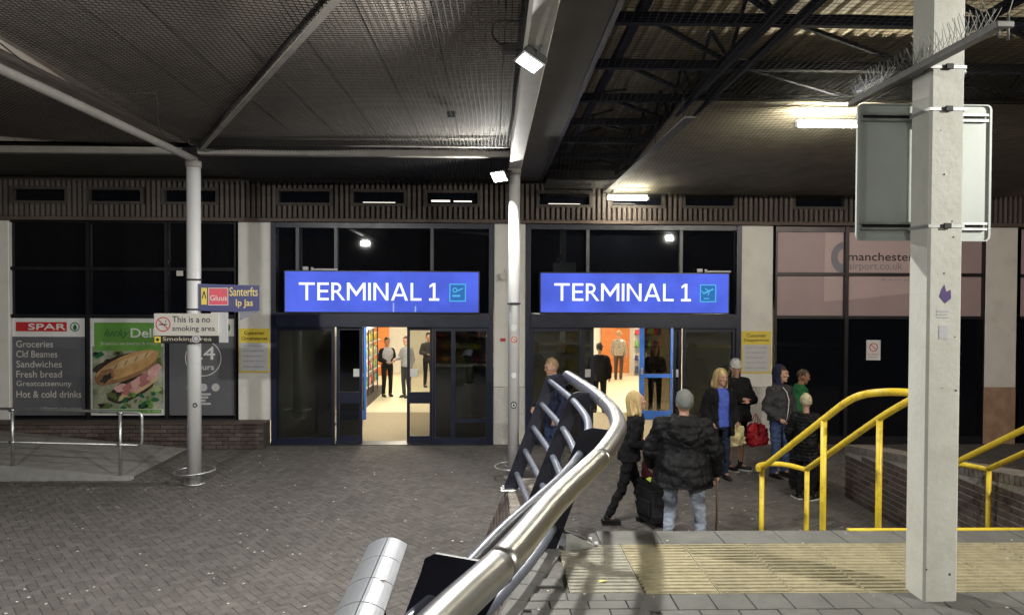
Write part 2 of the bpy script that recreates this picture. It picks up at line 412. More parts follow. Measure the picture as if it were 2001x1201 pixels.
for (x, y, rz) in rest:
    rz += rnd.uniform(-.012, .012); c, s_ = math.cos(rz), math.sin(rz)
    tx, ty = rnd.uniform(-.008, .008), rnd.uniform(-.008, .008)
    q = np.empty_like(pva)
    q[:, 0] = x + pva[:, 0] * c - pva[:, 1] * s_; q[:, 1] = y + pva[:, 0] * s_ + pva[:, 1] * c
    q[:, 2] = pva[:, 2] + pva[:, 0] * tx + pva[:, 1] * ty + rnd.uniform(-.002, .0015)
    V.append(q); T.append(rnd.random())
V = np.concatenate(V); nb = len(rest)
me = bpy.data.meshes.new('paving_blocks')
F = [[i + k * 12 for i in f] for k in range(nb) for f in pf]
me.from_pydata(V.tolist(), [], F); me.materials.append(paver_m)
at = me.attributes.new('tint', 'FLOAT', 'FACE'); at.data.foreach_set('value', np.repeat(np.array(T), len(pf)))
o = link('paving_blocks', me, plaza); tag(o, kind='stuff')

# trodden gum spots and cigarette ends
s = MB()
for _ in range(330):
    y = rnd.uniform(5.6, 13.6); x = rnd.uniform(-.66 * y, .5 * y)
    if (x > .1 and y < 7.2) or (x < -5.3 and y > 11.3): continue
    r = rnd.uniform(.006, .017)
    k = [2 * math.pi * q / 7 for q in range(7)]
    pts = [(x + r * rnd.uniform(.7, 1.2) * math.cos(a), y + r * rnd.uniform(.7, 1.2) * math.sin(a)) for a in k]
    s.prism(pts, 'z', .0015, .0045)
for _ in range(60):
    y = rnd.uniform(3.0, 4.9); x = rnd.uniform(.2, 4.2); r = rnd.uniform(.003, .008)
    pts = [(x + r * rnd.uniform(.7, 1.2) * math.cos(2 * math.pi * q / 6), y + r * rnd.uniform(.7, 1.2) * math.sin(2 * math.pi * q / 6)) for q in range(6)]
    s.prism(pts, 'z', 1.2755, 1.2795)
gum = s.build('gum_spots', mat('old_chewing_gum', (.5, .49, .45), .8, var=.3))
tag(gum, 'pale trodden chewing gum spots scattered over the paving', 'gum', kind='stuff')

# ================================================================== UPPER LEVEL, STEPS
TZ = 1.26
upl = MB().prism([(-.75, -8), (-.45, 1.0), (-.3, 2.2), (-.1, 3.2), (.12, 4.0), (.3, 4.5), (.42, 4.925), (12, 4.925), (12, -8)], 'z', 0, TZ).build('upper_pavement', [joint_m])
tag(upl, kind='structure')
# tactile slabs with raised corduroy bars
def tact(L, D):
    s = MB(); l, d = L / 2, D / 2
    s.add([(-l, -d, 0), (l, -d, 0), (l, d, 0), (-l, d, 0), (-l, -d, .012), (l, -d, .012), (l, d, .012), (-l, d, .012)], [(4, 5, 6, 7), (0, 1, 5, 4), (1, 2, 6, 5), (2, 3, 7, 6), (3, 0, 4, 7)])
    for k in range(8):
        c = -d + D * (k + .5) / 8; a, b, h = .0125, .008, .0185
        s.add([(-l + .004, c - a, .0121), (l - .004, c - a, .0121), (l - .004, c + a, .0121), (-l + .004, c + a, .0121), (-l + .008, c - b, h), (l - .008, c - b, h), (l - .008, c + b, h), (-l + .008, c + b, h)],
              [(4, 5, 6, 7), (0, 1, 5, 4), (1, 2, 6, 5), (2, 3, 7, 6), (3, 0, 4, 7)])
    return s.mesh('tactile_slab', tactile_m)
tm = tact(.395, .387)
tm2 = tm.copy(); tm2.materials.clear(); tm2.materials.append(mat('worn_tactile_slab', (.24, .225, .18), .85, var=.3, scale=9, bump=.4, bscale=100, stain=.8, stain_c=(.07, .062, .05), stain_scale=5, tint=.07))
copies('tactile_slab', tm2, None, [])
for j in range(2):
    o = link('tactile_slab', tm2, upl, (.62, 3.88 + .39 * j + .195, TZ + .002))
pl = []
for i in range(17):
    for j in range(2):
        pl.append(((.82 + .4 * i + .2, 3.88 + .39 * j + .195, TZ + .002 + rnd.uniform(0, .002)), (0, 0, rnd.uniform(-.004, .004) + (math.pi if rnd.random() < .5 else 0))))
copies('tactile_slab', tm, upl, pl)
def slabs(name, w, d, m, x0, x1, y0, y1, off=0., h=.012, skip=None):
    s = MB(); vs, fs = paver_mesh(w - .006, d - .006, h, .003); s.add([(a, b, c + h) for a, b, c in vs], fs); me = s.mesh(name, m)
    pl = []; row = 0; y = y0
    while y < y1 - 1e-4:
        x = x0 + (off if row % 2 else 0)
        while x < x1 - 1e-4:
            if not skip or not skip(x + w / 2, y + d / 2):
                pl.append(((x + w / 2, y + d / 2, TZ + .0025 + rnd.uniform(0, .003)), (rnd.uniform(-.004, .004), rnd.uniform(-.004, .004), rnd.uniform(-.006, .006))))
            x += w
        y += d; row += 1
    copies(name, me, upl, pl)
slabs('nosing_slab', .4, .265, slab_m, .7, 7.3, 4.66, 4.925)
slabs('paving_slab', .2, .2, slab_m, .75, 5.2, 2.88, 3.88, off=.1, skip=lambda x, y: x > y * .78 + .3)
slabs('paver_brick', .2, .1, slab_m, -.1, .8, 2.9, 4.66, off=.1, skip=lambda x, y: x < np.interp(y, [2.2, 3.2, 4.0, 4.5, 4.925], [-.3, -.1, .12, .3, .42]) + .1 or x > (.31 if y > 3.87 else .81))
EY, EX = [2.2, 3.2, 4.0, 4.5, 4.925], [-.3, -.1, .12, .3, .42]
ek = MB().bbox(-.1, .1, -.05, .05, 0, .03, .004).mesh('edging_brick', slab_m)
y = 2.3
while y < 4.85:
    x = np.interp(y, EY, EX); sl0 = (np.interp(y + .1, EY, EX) - np.interp(y - .1, EY, EX)) / .2
    o = link('edging_brick', ek, upl, (x + .075, y, TZ - .012 + rnd.uniform(0, .003)), math.atan(1 / max(sl0, .01))); y += .206 / math.sqrt(1 + sl0 * sl0)
# steps down to the plaza
st = empty('stairs'); tag(st, kind='structure')
for k in range(6):
    y0 = 4.93 + .3 * k; z = TZ - .18 * (k + 1)
    pbox('step', kerb_m, st, .55, 5.02, y0, 6.735 if k == 5 else y0 + .299, 0 if k == 5 else 0.001, z)
nos = MB().box(2.42, 8, 4.90, 4.945, TZ - .05, TZ + .022).build('yellow_step_nosing', yellow, st)

# ramp by the shop front
rp = MB()
rp.add([(-12, 11.5, 0), (-5.58, 11.5, 0), (-5.58, 13.73, 0), (-12, 13.73, 0), (-12, 11.5, .62), (-5.58, 11.5, .012), (-5.58, 13.73, .012), (-12, 13.73, .62)],
       [(0, 1, 5, 4), (1, 2, 6, 5), (2, 3, 7, 6), (3, 0, 4, 7), (0, 3, 2, 1), (4, 5, 6, 7)])
ramp = rp.build('ramp', ramp_m); tag(ramp, kind='structure')
s = MB()
s.add([(-12, 11.38, -.01), (-5.5, 11.38, -.01), (-5.5, 11.497, -.01), (-12, 11.497, -.01), (-12, 11.38, .66), (-5.5, 11.38, .05), (-5.5, 11.497, .05), (-12, 11.497, .66)],
      [(0, 1, 5, 4), (1, 2, 6, 5), (2, 3, 7, 6), (3, 0, 4, 7), (4, 5, 6, 7)])
s.build('kerb', kerb_m, ramp)

# ================================================================== BRICK WALLS
def brick_me(L, W, H, m, b=.004, name='brick'):
    return MB().bbox(-L / 2, L / 2, -W / 2, W / 2, -H / 2, H / 2, b).mesh(name, m)
# wall beside the steps (right)
wr = empty('brick_wall', (5.05, 10.4, 0)); tag(wr, 'low dark brown brick wall with soldier course top beside the yellow rails', 'wall')
def zt(y): return .74 + (10.4 - y) * .118
s = MB(); s.prism([(5.0, .0), (10.39, 0), (10.39, zt(10.39) - .012), (5.0, zt(5) - .012)], 'x', 5.062, 5.37)
o = s.build('mortar_core', mortar_m, wr); o.location = (-5.05, -10.4, 0)
bms = brick_me(.1, .215, .065, brick_m); bso = brick_me(.34, .066, .1, brick_pale)
pl = []
for r in range(18):
    z = .04 + r * .075; y = 5.1 + (.1125 if r % 2 else 0)
    while y < 10.4:
        yy = min(y, 10.292)
        if z + .04 < zt(yy + .1) - .105: pl.append(((.052 + rnd.uniform(-.0015, .0015), yy - 10.4, z), None))
        y += .225
copies('brick', bms, wr, pl)
sl = math.atan(.118)
pl = []
y = 10.36
while y > 5.05:
    pl.append(((.17, y - 10.4, zt(y) - .05), (-sl + 0.0, rnd.uniform(-.01, .01), 0))); y -= .076
copies('coping_brick', bso, wr, pl)

# battered wall under the steel railing
wl = empty('battered_brick_wall', (0, 8, 0)); tag(wl, 'low sloping faced brick wall with brick coping under the steel railing', 'wall')
WT = .87
s = MB()
s.add([(-.15, 4.95, 0), (-.15, 8, 0), (.52, 8.0, 0), (.52, 4.95, 0), (.18, 4.95, WT - .1), (.18, 7.99, WT - .1), (.52, 7.99, WT - .1), (.52, 4.95, WT - .1)],
      [(0, 1, 5, 4), (1, 2, 6, 5), (2, 3, 7, 6), (3, 0, 4, 7), (4, 5, 6, 7), (0, 3, 2, 1)])
o = s.build('mortar_core', mortar_dark, wl); o.location = (0, -8, 0)
batt = math.atan2(.33, WT - .1)
bf = brick_me(.03, .215, .066, brick_m); pl = []
for r in range(11):
    q = (r + .5) / 11
    y = 5.05 + (.1125 if r % 2 else 0)
    while y < 8:
        pl.append(((-.15 + .33 * q - .004, min(y, 7.89) - 8, (WT - .1) * q), (0, batt, 0))); y += .225
copies('brick', bf, wl, pl)
cb = brick_me(.35, .066, .1, brick_pale); pl = []; y = 5.0
while y < 7.97:
    pl.append(((.345 + rnd.uniform(-.004, .004), y - 8, WT - .05 + rnd.uniform(-.002, .002)), (0, rnd.uniform(-.01, .01), 0))); y += .0755
copies('coping_brick', cb, wl, pl)

# ================================================================== TERMINAL BUILDING
YF = 14.2
bld = empty('terminal_building', (0, YF, 0)); tag(bld, 'low terminal front with ribbed concrete fascia and white columns', 'building')
def wbox(name, m, par, x0, x1, y0, y1, z0, z1):
    return MB().box(x0, x1, y0 - YF, y1 - YF, z0, z1).build(name, m, par)
COLS = [(-9.65, -9.01), (-4.78, -4.16), (.035, .64), (4.77, 5.385), (9.54, 10.165)]
for i, (a, b) in enumerate(COLS):
    zb = .47 if i < 2 else .0
    c = MB().bbox(a, b, -.15, .3, (1.1 if i >= 2 else zb), 4.235, .012).build('column', white_paint, bld)
    if i >= 2:
        MB().bbox(a - .004, b + .004, -.154, .29, 0, 1.097, .012).build('column_base', brown_stone if i == 4 else col_base, c)
# fascia
fas = wbox('fascia', concrete_dark, bld, -11.5, 13, 14.04, 14.5, 4.26, 5.05)
wbox('lintel', lintel_m, bld, -11.5, 13, 13.9, 14.5, 4.2, 4.262)
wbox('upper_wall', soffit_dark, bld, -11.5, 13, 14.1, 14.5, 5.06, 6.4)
slots = []
for k in range(4):
    for c in (-8.38, -7.0, -5.62): slots.append(c + 4.87 * k)
rib_full = MB().bbox(-.029, .029, -.055, .055, 4.268, 4.94, .006).mesh('rib', concrete_rib)
rib_low = MB().bbox(-.029, .029, -.055, .055, 4.268, 4.5, .006).mesh('rib', concrete_rib)
rib_top = MB().bbox(-.029, .029, -.055, .055, 4.82, 4.94, .006).mesh('rib', concrete_rib)
x = -10.15
while x < 10.9:
    sl_ = [c for c in slots if abs(x - c) < .53]
    ps = [rib_low] + ([rib_top] if x < 1 else []) if sl_ else [rib_full]
    for mme in ps:
        o = bpy.data.objects.new('rib', mme); COL.objects.link(o); o.parent = fas; o.location = (x, 13.98 - YF, 0)
    x += .0965
for i, c in enumerate(slots):
    fr = MB()
    for (a, b, z0, z1) in ((-.53, .53, 4.5, 4.555), (-.53, .53, 4.765, 4.82), (-.53, -.47, 4.555, 4.765), (.47, .53, 4.555, 4.765)):
        fr.box(c + a, c + b, -.275, -.15, z0, z1)
    sw = fr.build('slot_window', concrete_dark, bld)
    MB().box(c - .47, c + .47, -.172, -.168, 4.555, 4.765).build('pane', dark_glass, sw)
    if i in (5,):
        MB().box(c - .4, c - .05, -.2, -.19, 4.6, 4.63).build('lit_strip', slot_lamp, sw)
        MB().box(c + .02, c + .36, -.2, -.19, 4.6, 4.62).build('lit_strip', slot_lamp, sw)
    if i in (4, 6):
        MB().box(c - .3, c + .3, -.2, -.19, 4.575, 4.583).build('lit_strip', slot_lamp, sw)
# plinth under the shop window
pli = wbox('plinth', mortar_dark, bld, -10.2, -4.2, 13.72, 14.1, 0, .45)
pbm = brick_me(.215, .03, .065, brick_m); pl = []
for r in range(6):
    z = .036 + r * .073; x = -9.9 + (.1125 if r % 2 else 0)
    while x < -4.25:
        pl.append(((min(x, -4.31), 13.712 - YF, z), None)); x += .225
copies('brick', pbm, pli, pl)
MB().bbox(-10.2, -4.19, 13.69 - YF, 14.1 - YF, .452, .472, .004).build('plinth_cap', lintel_m, bld)
# the side returns of the building so that its volume closes
wbox('back_wall', soffit_dark, bld, -11.5, 13, 27.6, 27.8, 0, 6.4)

# ------------------------------------------------------------------ shop front (left)
sf = empty('shop_window', (-6.9, YF, .47)); tag(sf, 'dark glazed shop window above the brick plinth with posters inside', 'window')
def fbox(par, ox, oy, oz, name, m, x0, x1, y0, y1, z0, z1): return MB().box(x0 - ox, x1 - ox, y0 - oy, y1 - oy, z0 - oz, z1 - oz).build(name, m, par)
def S(name, m, *a): return fbox(sf, -6.9, YF, .47, name, m, *a)
XM = [-9.1, -7.585, -6.13, -4.83]
ZM = [.47, 2.42, 3.31, 4.2]
for i, x in enumerate(XM): S('mullion', frame_black, x - .03 if i else x, x + .03 if i < 3 else x, 14.08, 14.2, .47, 4.2)
for i, z in enumerate(ZM): 
    for k in range(3): S('transom', frame_black, XM[k] + .031, XM[k + 1] - .031, 14.09, 14.19, z - .03 if i else z, z + .03 if i < 3 else z)
for i in range(3):
    for k in range(3): S('pane', dark_glass, XM[i] + .032, XM[i + 1] - .032, 14.145, 14.15, ZM[k] + .031, ZM[k + 1] - .031)

# ------------------------------------------------------------------ right window with airport lettering
rw = empty('lilac_window', (7.5, YF, 0)); tag(rw, 'tall window with lilac film above and dark glass below', 'window')
def RWb(name, m, *a): return fbox(rw, 7.5, YF, 0, name, m, *a)
XR = [5.44, 6.83, 8.22, 9.55]
ZR = [.12, 2.45, 3.28, 4.12]
for i, x in enumerate(XR): RWb('mullion', frame_black, x - .035 if i else x, x + .035 if i < 3 else 9.636, 14.06, 14.2, .0, 4.2)
for i, z in enumerate(ZR):
    for k in range(3): RWb('transom', frame_black, XR[k] + .036, XR[k + 1] - .036, 14.08, 14.19, (z - .03) if i else 0.001, (z + .03) if i < 3 else 4.2)
for i in range(3):
    RWb('pane', dark_glass, XR[i] + .036, XR[i + 1] - .036, 14.15, 14.155, ZR[0] + .03, ZR[1] - .03)
    for k in (1, 2): RWb('film_pane', vinyl_pink, XR[i] + .036, XR[i + 1] - .036, 14.145, 14.15, ZR[k] + .03, ZR[k + 1] - .03)
s = MB(); s.add([(6.42, 14.141, 2.75), (6.79, 14.141, 2.78), (6.79, 14.141, 4.09), (6.42, 14.141, 4.09)], [(0, 1, 2, 3)])
s.add([(6.87, 14.141, 2.785), (8.18, 14.141, 2.93), (8.18, 14.141, 4.09), (6.87, 14.141, 4.09)], [(0, 1, 2, 3)])
s.v = [(a - 7.5, b - YF, c) for a, b, c in s.v]
s.build('pale_film_shape', vinyl_pale, rw)
def rtext(body, m, x0, x1, z0, z1, **k): return text(body, m, rw, x0 - 7.5, x1 - 7.5, z0, z1, 14.137 - YF, **k)
rtext('manchester', p_black, 6.885, 8.17, 3.545, 3.70, bold=.012)
rtext('airport.co.uk', p_text, 6.885, 7.95, 3.33, 3.515)
rtext('fly from you', p_text, 7.53, 8.17, 3.15, 3.2)
s = MB()
for k in range(12):
    a0, a1 = R(70 + k * 18), R(88 + k * 18); ri, ro = .16 - .004 * k, .27
    s.add([(6.815 - 7.5 + ro * math.cos(a0), 14.138 - YF, 3.6 + ro * 1.15 * math.sin(a0)), (6.815 - 7.5 + ro * math.cos(a1), 14.138 - YF, 3.6 + ro * 1.15 * math.sin(a1)),
           (6.815 - 7.5 + ri * math.cos(a1), 14.138 - YF, 3.6 + ri * 1.15 * math.sin(a1)), (6.815 - 7.5 + ri * math.cos(a0), 14.138 - YF, 3.6 + ri * 1.15 * math.sin(a0))], [(0, 1, 2, 3)])
s.build('emblem', p_text, rw)
# window beyond the far right column
rw2 = empty('end_window', (11, YF, 0)); tag(rw2, 'sliver of dark and lilac window at the far right edge', 'window')
fbox(rw2, 11, YF, 0, 'pane', dark_glass, 10.3, 12.8, 14.15, 14.155, 0.03, 2.42)
fbox(rw2, 11, YF, 0, 'film_pane', vinyl_pink, 10.3, 12.8, 14.145, 14.15, 2.48, 4.17)
fbox(rw2, 11, YF, 0, 'transom', frame_black, 10.27, 12.8, 14.08, 14.14, 3.24, 3.30)
fbox(rw2, 11, YF, 0, 'transom', frame_black, 10.27, 12.8, 14.08, 14.139, 2.42, 2.48)

# ------------------------------------------------------------------ entrances
def entrance(ox, lab, x0, x1, upm, lower):
    e = empty('glazed_entrance', (ox, YF, 0)); tag(e, lab, 'entrance')
    def B(name, m, *a, par=None):
        a = list(a); return MB().box(a[0] - ox, a[1] - ox, a[2] - YF, a[3] - YF, a[4], a[5]).build(name, m, par or e)
    B('stile', frame_navy, x0, x0 + .09, 14.02, 14.22, 0, 4.2); B('stile', frame_navy, x1 - .09, x1, 14.02, 14.22, 0, 4.2)
    B('head_rail', frame_navy, x0 + .091, x1 - .091, 14.04, 14.2, 4.1, 4.2)
    B('door_head', frame_navy, x0 + .091, x1 - .091, 13.98, 14.24, 2.235, 2.5)
    B('threshold', frame_black, x0 + .091, x1 - .091, 14.0, 14.4, 0, .012)
    xs = [x0 + .09] + upm + [x1 - .09]
    for x in upm: B('mullion', frame_grey, x - .03, x + .03, 14.05, 14.18, 2.501, 4.099)
    for i in range(len(xs) - 1):
        a = xs[i] + (.031 if i else .001); b = xs[i + 1] - (.031 if i < len(upm) else .001)
        B('top_light', dark_glass, a, b, 14.12, 14.125, 2.502, 4.098)
    for (kind, a, b, bars) in lower:
        if kind == 'fixed':
            p = B('fixed_panel', frame_navy, a, a + .05, 14.06, 14.14, .013, 2.234)
            B('stile', frame_navy, b - .05, b, 14.06, 14.14, .013, 2.234, par=p)
            B('rail', frame_navy, a + .051, b - .051, 14.06, 14.14, .013, .13, par=p); B('rail', frame_navy, a + .051, b - .051, 14.06, 14.14, 2.16, 2.234, par=p)
            for q in bars:
                if q[0] == 'v': B('bar', frame_navy, q[1] - .04, q[1] + .04, 14.07, 14.13, .131, 2.159, par=p)
                else: B('bar', frame_navy, q[3] if len(q) > 3 else a + .051, b - .051, 14.072, 14.128, q[1], q[2], par=p)
            B('pane', door_glass, a + .051, b - .051, 14.099, 14.103, .131, 2.159, par=p)
        else:
            y0 = 14.16
            p = B('door_leaf', frame_navy, a, a + .055, y0, y0 + .05, .014, 2.234)
            B('stile', frame_navy, b - .055, b, y0, y0 + .05, .014, 2.234, par=p)
            B('rail', frame_navy, a + .056, b - .056, y0, y0 + .05, .014, .15, par=p); B('rail', frame_navy, a + .056, b - .056, y0, y0 + .05, .77, .99, par=p)
            B('rail', frame_navy, a + .056, b - .056, y0, y0 + .05, 2.17, 2.234, par=p)
            B('pane', clear_glass if kind == 'clear' else door_glass, a + .056, b - .056, y0 + .02, y0 + .024, .151, .769, par=p)
            B('pane', clear_glass if kind == 'clear' else door_glass, a + .056, b - .056, y0 + .02, y0 + .024, .991, 2.169, par=p)
            cx = b - .1 if kind != 'clear' else a + .13
            B('notice', p_white, cx - .07, cx + .07, y0 + .012, y0 + .018, 1.28, 1.43, par=p)
    return e
entrance(-2.1, 'navy glazed entrance under the left illuminated sign', -4.155, .03, [-3.67, -2.95, -1.14],
         [('fixed', -4.1, -2.98, []), ('leaf', -2.96, -2.47, []), ('clear', -1.62, -1.13, []), ('fixed', -1.12, -.06, [('v', -.735), ('h', .42, .5, -.69)])])
entrance(2.73, 'navy glazed entrance under the right illuminated sign', .645, 4.765, [1.82, 3.61],
         [('fixed', .74, 1.74, []), ('leaf', 1.74, 1.96, []), ('leaf', 3.5, 3.66, []), ('fixed', 3.67, 4.67, [])])

# illuminated signs
def lightbox(lab, x0, x1, z0, z1, tx, px, plane):
    cx = (x0 + x1) / 2
    e = empty('lightbox_sign', (cx, 13.9, z0)); tag(e, lab, 'sign', 'illuminated terminal signs')
    w = (x1 - x0) / 2; h = z1 - z0
    MB().box(-w - .02, w + .02, .004, .28, -.02, h + .02).build('casing', frame_black, e)
    MB().box(-w, w, -.004, .003, 0, h).build('face', sign_blue, e)
    for q in (-w / 3, w / 3): MB().box(q - .004, q + .004, -.0055, -.0042, 0, h).build('face_joint', sign_cyan_d, e)
    if not plane:
        for q, hh in ((.2, .17), (.61, .11)): MB().box(q, q + .025, -.0066, -.0045, .004, hh).build('water_mark', emit('lit_pale_streak', (.35, .42, .9), .62), e)
    stroke_letters('TERMINAL 1', sign_white, e, tx[0] - cx, tx[1] - cx, .215, .545, -.0115)
    a, c = px[0] - cx, px[1] - cx; zz0, zz1 = .2, .535
    pic = MB().box(a, c, -.008, -.0045, zz0, zz1).build('pictogram', sign_cyan_d, e)
    s = MB(); t = .02
    s.box(a, c, -.012, -.0085, zz0, zz0 + t); s.box(a, c, -.012, -.0085, zz1 - t, zz1); s.box(a, a + t, -.012, -.0085, zz0 + t, zz1 - t); s.box(c - t, c, -.012, -.0085, zz0 + t, zz1 - t)
    s.build('border', sign_cyan, pic)
    s = MB(); m = (a + c) / 2
    if plane:   # a climbing aeroplane over a ground line
        s.bar((m - .09, -.01, .36), (m + .1, -.01, .45), .03, .003, upv=(0, 1, 0)); s.bar((m + .02, -.011, .41), (m - .06, -.011, .46), .02, .003, upv=(0, 1, 0))
        s.bar((m + .02, -.012, .4), (m + .0, -.012, .33), .02, .003, upv=(0, 1, 0)); s.bar((m - .09, -.0125, .365), (m - .12, -.0125, .42), .018, .003, upv=(0, 1, 0)); s.box(m - .08, m + .02, -.0125, -.009, .26, .28)
    else:       # round key fob and bar over a line
        s.disc((m - .05, -.0105, .415), .048, 16, r2=.028); s.bar((m - .005, -.0105, .4), (m + .1, -.0105, .45), .022, .003, upv=(0, 1, 0)); s.box(m - .1, m + .05, -.012, -.009, .29, .325)
    s.build('symbol', sign_cyan, pic)
    return e
lightbox('blue lit TERMINAL 1 sign with a round key pictogram, over the left doors', -3.858, -.254, 2.523, 3.273, (-3.60, -.99), (-.80, -.49), False)
lightbox('blue lit TERMINAL 1 sign with a departing aeroplane pictogram, over the right doors', .917, 4.476, 2.532, 3.265, (1.17, 3.76), (3.93, 4.24), True)
# small door sensors on top of the signs
for i, (x, lab) in enumerate(((-3.5, 'small door sensor on the left end of the left lit sign'), (3.95, 'small door sensor on the right end of the right lit sign'))):
    s = MB(); s.bbox(-.05, .05, -.04, .04, 0, .07, .01); s.cyl((.12, 0, .0), (.12, 0, .06), .025); s.bar((.14, 0, .02), (.6, 0, .02), .03)
    tag(s.build('door_sensor', p_ltgrey, None, (x, 13.99, 3.296)), lab, 'sensor')

# ================================================================== INTERIOR
fl = MB().box(-4.3, 6.6, 14.24, 27.6, -.01, .002).build('interior_floor', floor_in); tag(fl, kind='structure')
MB().box(-4.2, 4.8, 14.41, 17.9, .003, .009).build('entrance_mat', mat_in, fl)
w = MB().box(-4.35, -4.3, 14.4, 27.6, 0, 2.66).build('interior_wall_left', wall_in); tag(w, kind='structure')
w = MB().box(6.6, 6.65, 14.4, 27.6, 0, 2.66).build('interior_wall_right', wall_in); tag(w, kind='structure')
w = MB().box(-4.3, 6.6, 27.2, 27.3, 0, 2.66).build('interior_wall_back', wall_in); tag(w, kind='structure')
w = MB().box(-4.35, 6.65, 14.3, 27.6, 2.66, 2.72).build('interior_ceiling', wall_in); tag(w, kind='structure')
w = MB().box(.1, .6, 14.4, 17.0, 0, 2.655).build('interior_pier', wall_in); tag(w, kind='structure')
def ceiling_light(x, y, lab):
    e = empty('ceiling_light', (x, y, 2.6)); tag(e, lab, 'ceiling light', 'square lights in the terminal ceiling')
    MB().box(-.32, .32, -.32, .32, .03, .058).build('frame', p_white, e); MB().box(-.28, .28, -.28, .28, .022, .029).build('diffuser', ceil_lamp, e)
for x in (-2.6, .8, 4.6):
    for y, w_ in ((15.8, 'nearest the doors'), (18.8, 'second from the doors'), (21.8, 'third from the doors'), (25.0, 'nearest the back wall')):
        ceiling_light(x, y, 'square ceiling light %s in the %s row inside the terminal' % (w_, {-2.6: 'left', .8: 'middle', 4.6: 'right'}[x]))
op = MB().box(4.03, 5.05, 27.0, 27.19, 0, 2.6).build('wall_panel', orange_m); tag(op, 'orange wood wall panel seen through the right doorway', 'wall panel')
nb = MB().box(4.42, 4.75, 26.96, 26.995, 1.66, 2.1).build('framed_notice', p_cream); tag(nb, 'framed cream notice on the orange panel', 'notice')
op = MB().box(-4.15, -3.62, 26.0, 26.2, 0, 2.6).build('wall_panel', orange_m); tag(op, 'orange column panel seen through the left doorway', 'wall panel')
s = MB().box(-4.1, -3.66, 25.96, 25.995, 1.72, 2.15).build('notice_board', p_white); tag(s, 'white notice board with blue squares above the drinks fridge', 'notice')
s2 = MB()
for i in range(4):
    for j in range(2): s2.box(-4.08 + i * .1, -4.0 + i * .1, 25.95, 25.957, 1.77 + j * .18, 1.92 + j * .18)
s2.build('printed_squares', p_navy, s)
# drinks fridge
fr = empty('drinks_fridge', (-3.35, 19.8, 0)); tag(fr, 'glass fronted drinks fridge just inside the left doorway', 'fridge')
MB().box(-.35, .2, -1.5, 1.5, 0, .25).build('base', dark_metal, fr); MB().box(-.35, -.3, -1.5, 1.5, .25, 1.95).build('back_panel', p_white, fr)
MB().box(-.35, .2, -1.5, 1.5, 1.95, 2.05).build('canopy', p_white, fr); MB().box(-.3, .2, -1.5, -1.46, .25, 1.95).build('end_panel', p_white, fr)
for k in range(4):
    sh = MB().box(-.3, .16, -1.45, 1.45, .42 + k * .38, .44 + k * .38).build('shelf', p_ltgrey, fr)
    s = MB()
    for q in range(34):
        y = -1.4 + q * .084; c = rnd.randrange(5); h = rnd.uniform(.18, .27)
        s.tube([(.09, y, .441 + k * .38), (.09, y, .441 + k * .38 + h * .7), (.09, y, .441 + k * .38 + h)], .03, 7, c, rad=[.03, .03, .012])
    s.build('bottles', [p_green, p_red, p_white, p_yellow, paint('bottle_teal', (.05, .35, .4))], sh)
for y in (-.75, 0, .75): MB().box(.17, .2, y - .02, y + .02, .25, 1.95).build('door_frame', dark_metal, fr)
# magazine rack and counters
def shelf_unit(x, y, w, d, h, rz, lab, seed):
    e = empty('shelf_unit', (x, y, 0), rz); tag(e, lab, 'shelving'); rr = random.Random(seed)
    MB().box(-w / 2, w / 2, d / 2 - .03, d / 2, 0, h).build('back_panel', p_offwhite, e)
    for k in range(5):
        z = .1 + k * (h - .3) / 4
        sh = MB().box(-w / 2, w / 2, -d / 2, d / 2 - .031, z, z + .025).build('shelf', dark_metal, e)
        s = MB(); xx = -w / 2 + .02
        while xx < w / 2 - .12:
            ww = rr.uniform(.06, .14); s.box(xx, xx + ww * .85, -d / 2 + .03, d / 2 - .1, z + .026, z + .026 + rr.uniform(.14, .26), rr.randrange(6)); xx += ww
        s.build('goods', [p_red, p_white, p_navy, p_yellow, p_green, p_pink], sh)
shelf_unit(5.55, 26.2, .9, .4, 2.1, 0, 'tall stocked shelf beside the orange panel', 3)
shelf_unit(-.9, 25.4, 2.0, .4, 2.0, 0, 'stocked display shelf at the back of the left hall', 5)
shelf_unit(2.35, 22.5, .5, .4, 2.2, R(90), 'stocked shelf behind the dark suited man in the right doorway', 9)
s = MB(); s.bbox(-.7, .7, -.3, .3, 0, 1.05, .01); s.bbox(-.75, .75, -.34, .34, 1.051, 1.1, .01)
tag(s.build('service_counter', [wall_in], None, (-.7, 18.4, 0)), 'low cream service counter behind the left entrance glazing', 'counter')
s = MB(); s.bbox(-.25, .25, -.2, .2, 0, 1.25, .01)
tag(s.build('kiosk', [p_text], None, (-.2, 16.6, 0)), 'grey kiosk behind the right pane of the left entrance', 'kiosk')
# queue posts seen behind the left fixed pane
for i, (x, y) in enumerate(((-3.6, 15.3), (-3.45, 16.2))):
    s = MB(); s.cyl((0, 0, 0), (0, 0, .02), .14); s.cyl((0, 0, .02), (0, 0, .95), .025); s.cyl((0, 0, .95), (0, 0, 1.0), .035)
    tag(s.build('queue_post', dark_metal, None, (x, y, 0.012)), ['nearer', 'farther'][i] + ' queue barrier post behind the left entrance pane', 'queue post', 'queue posts in the lobby')
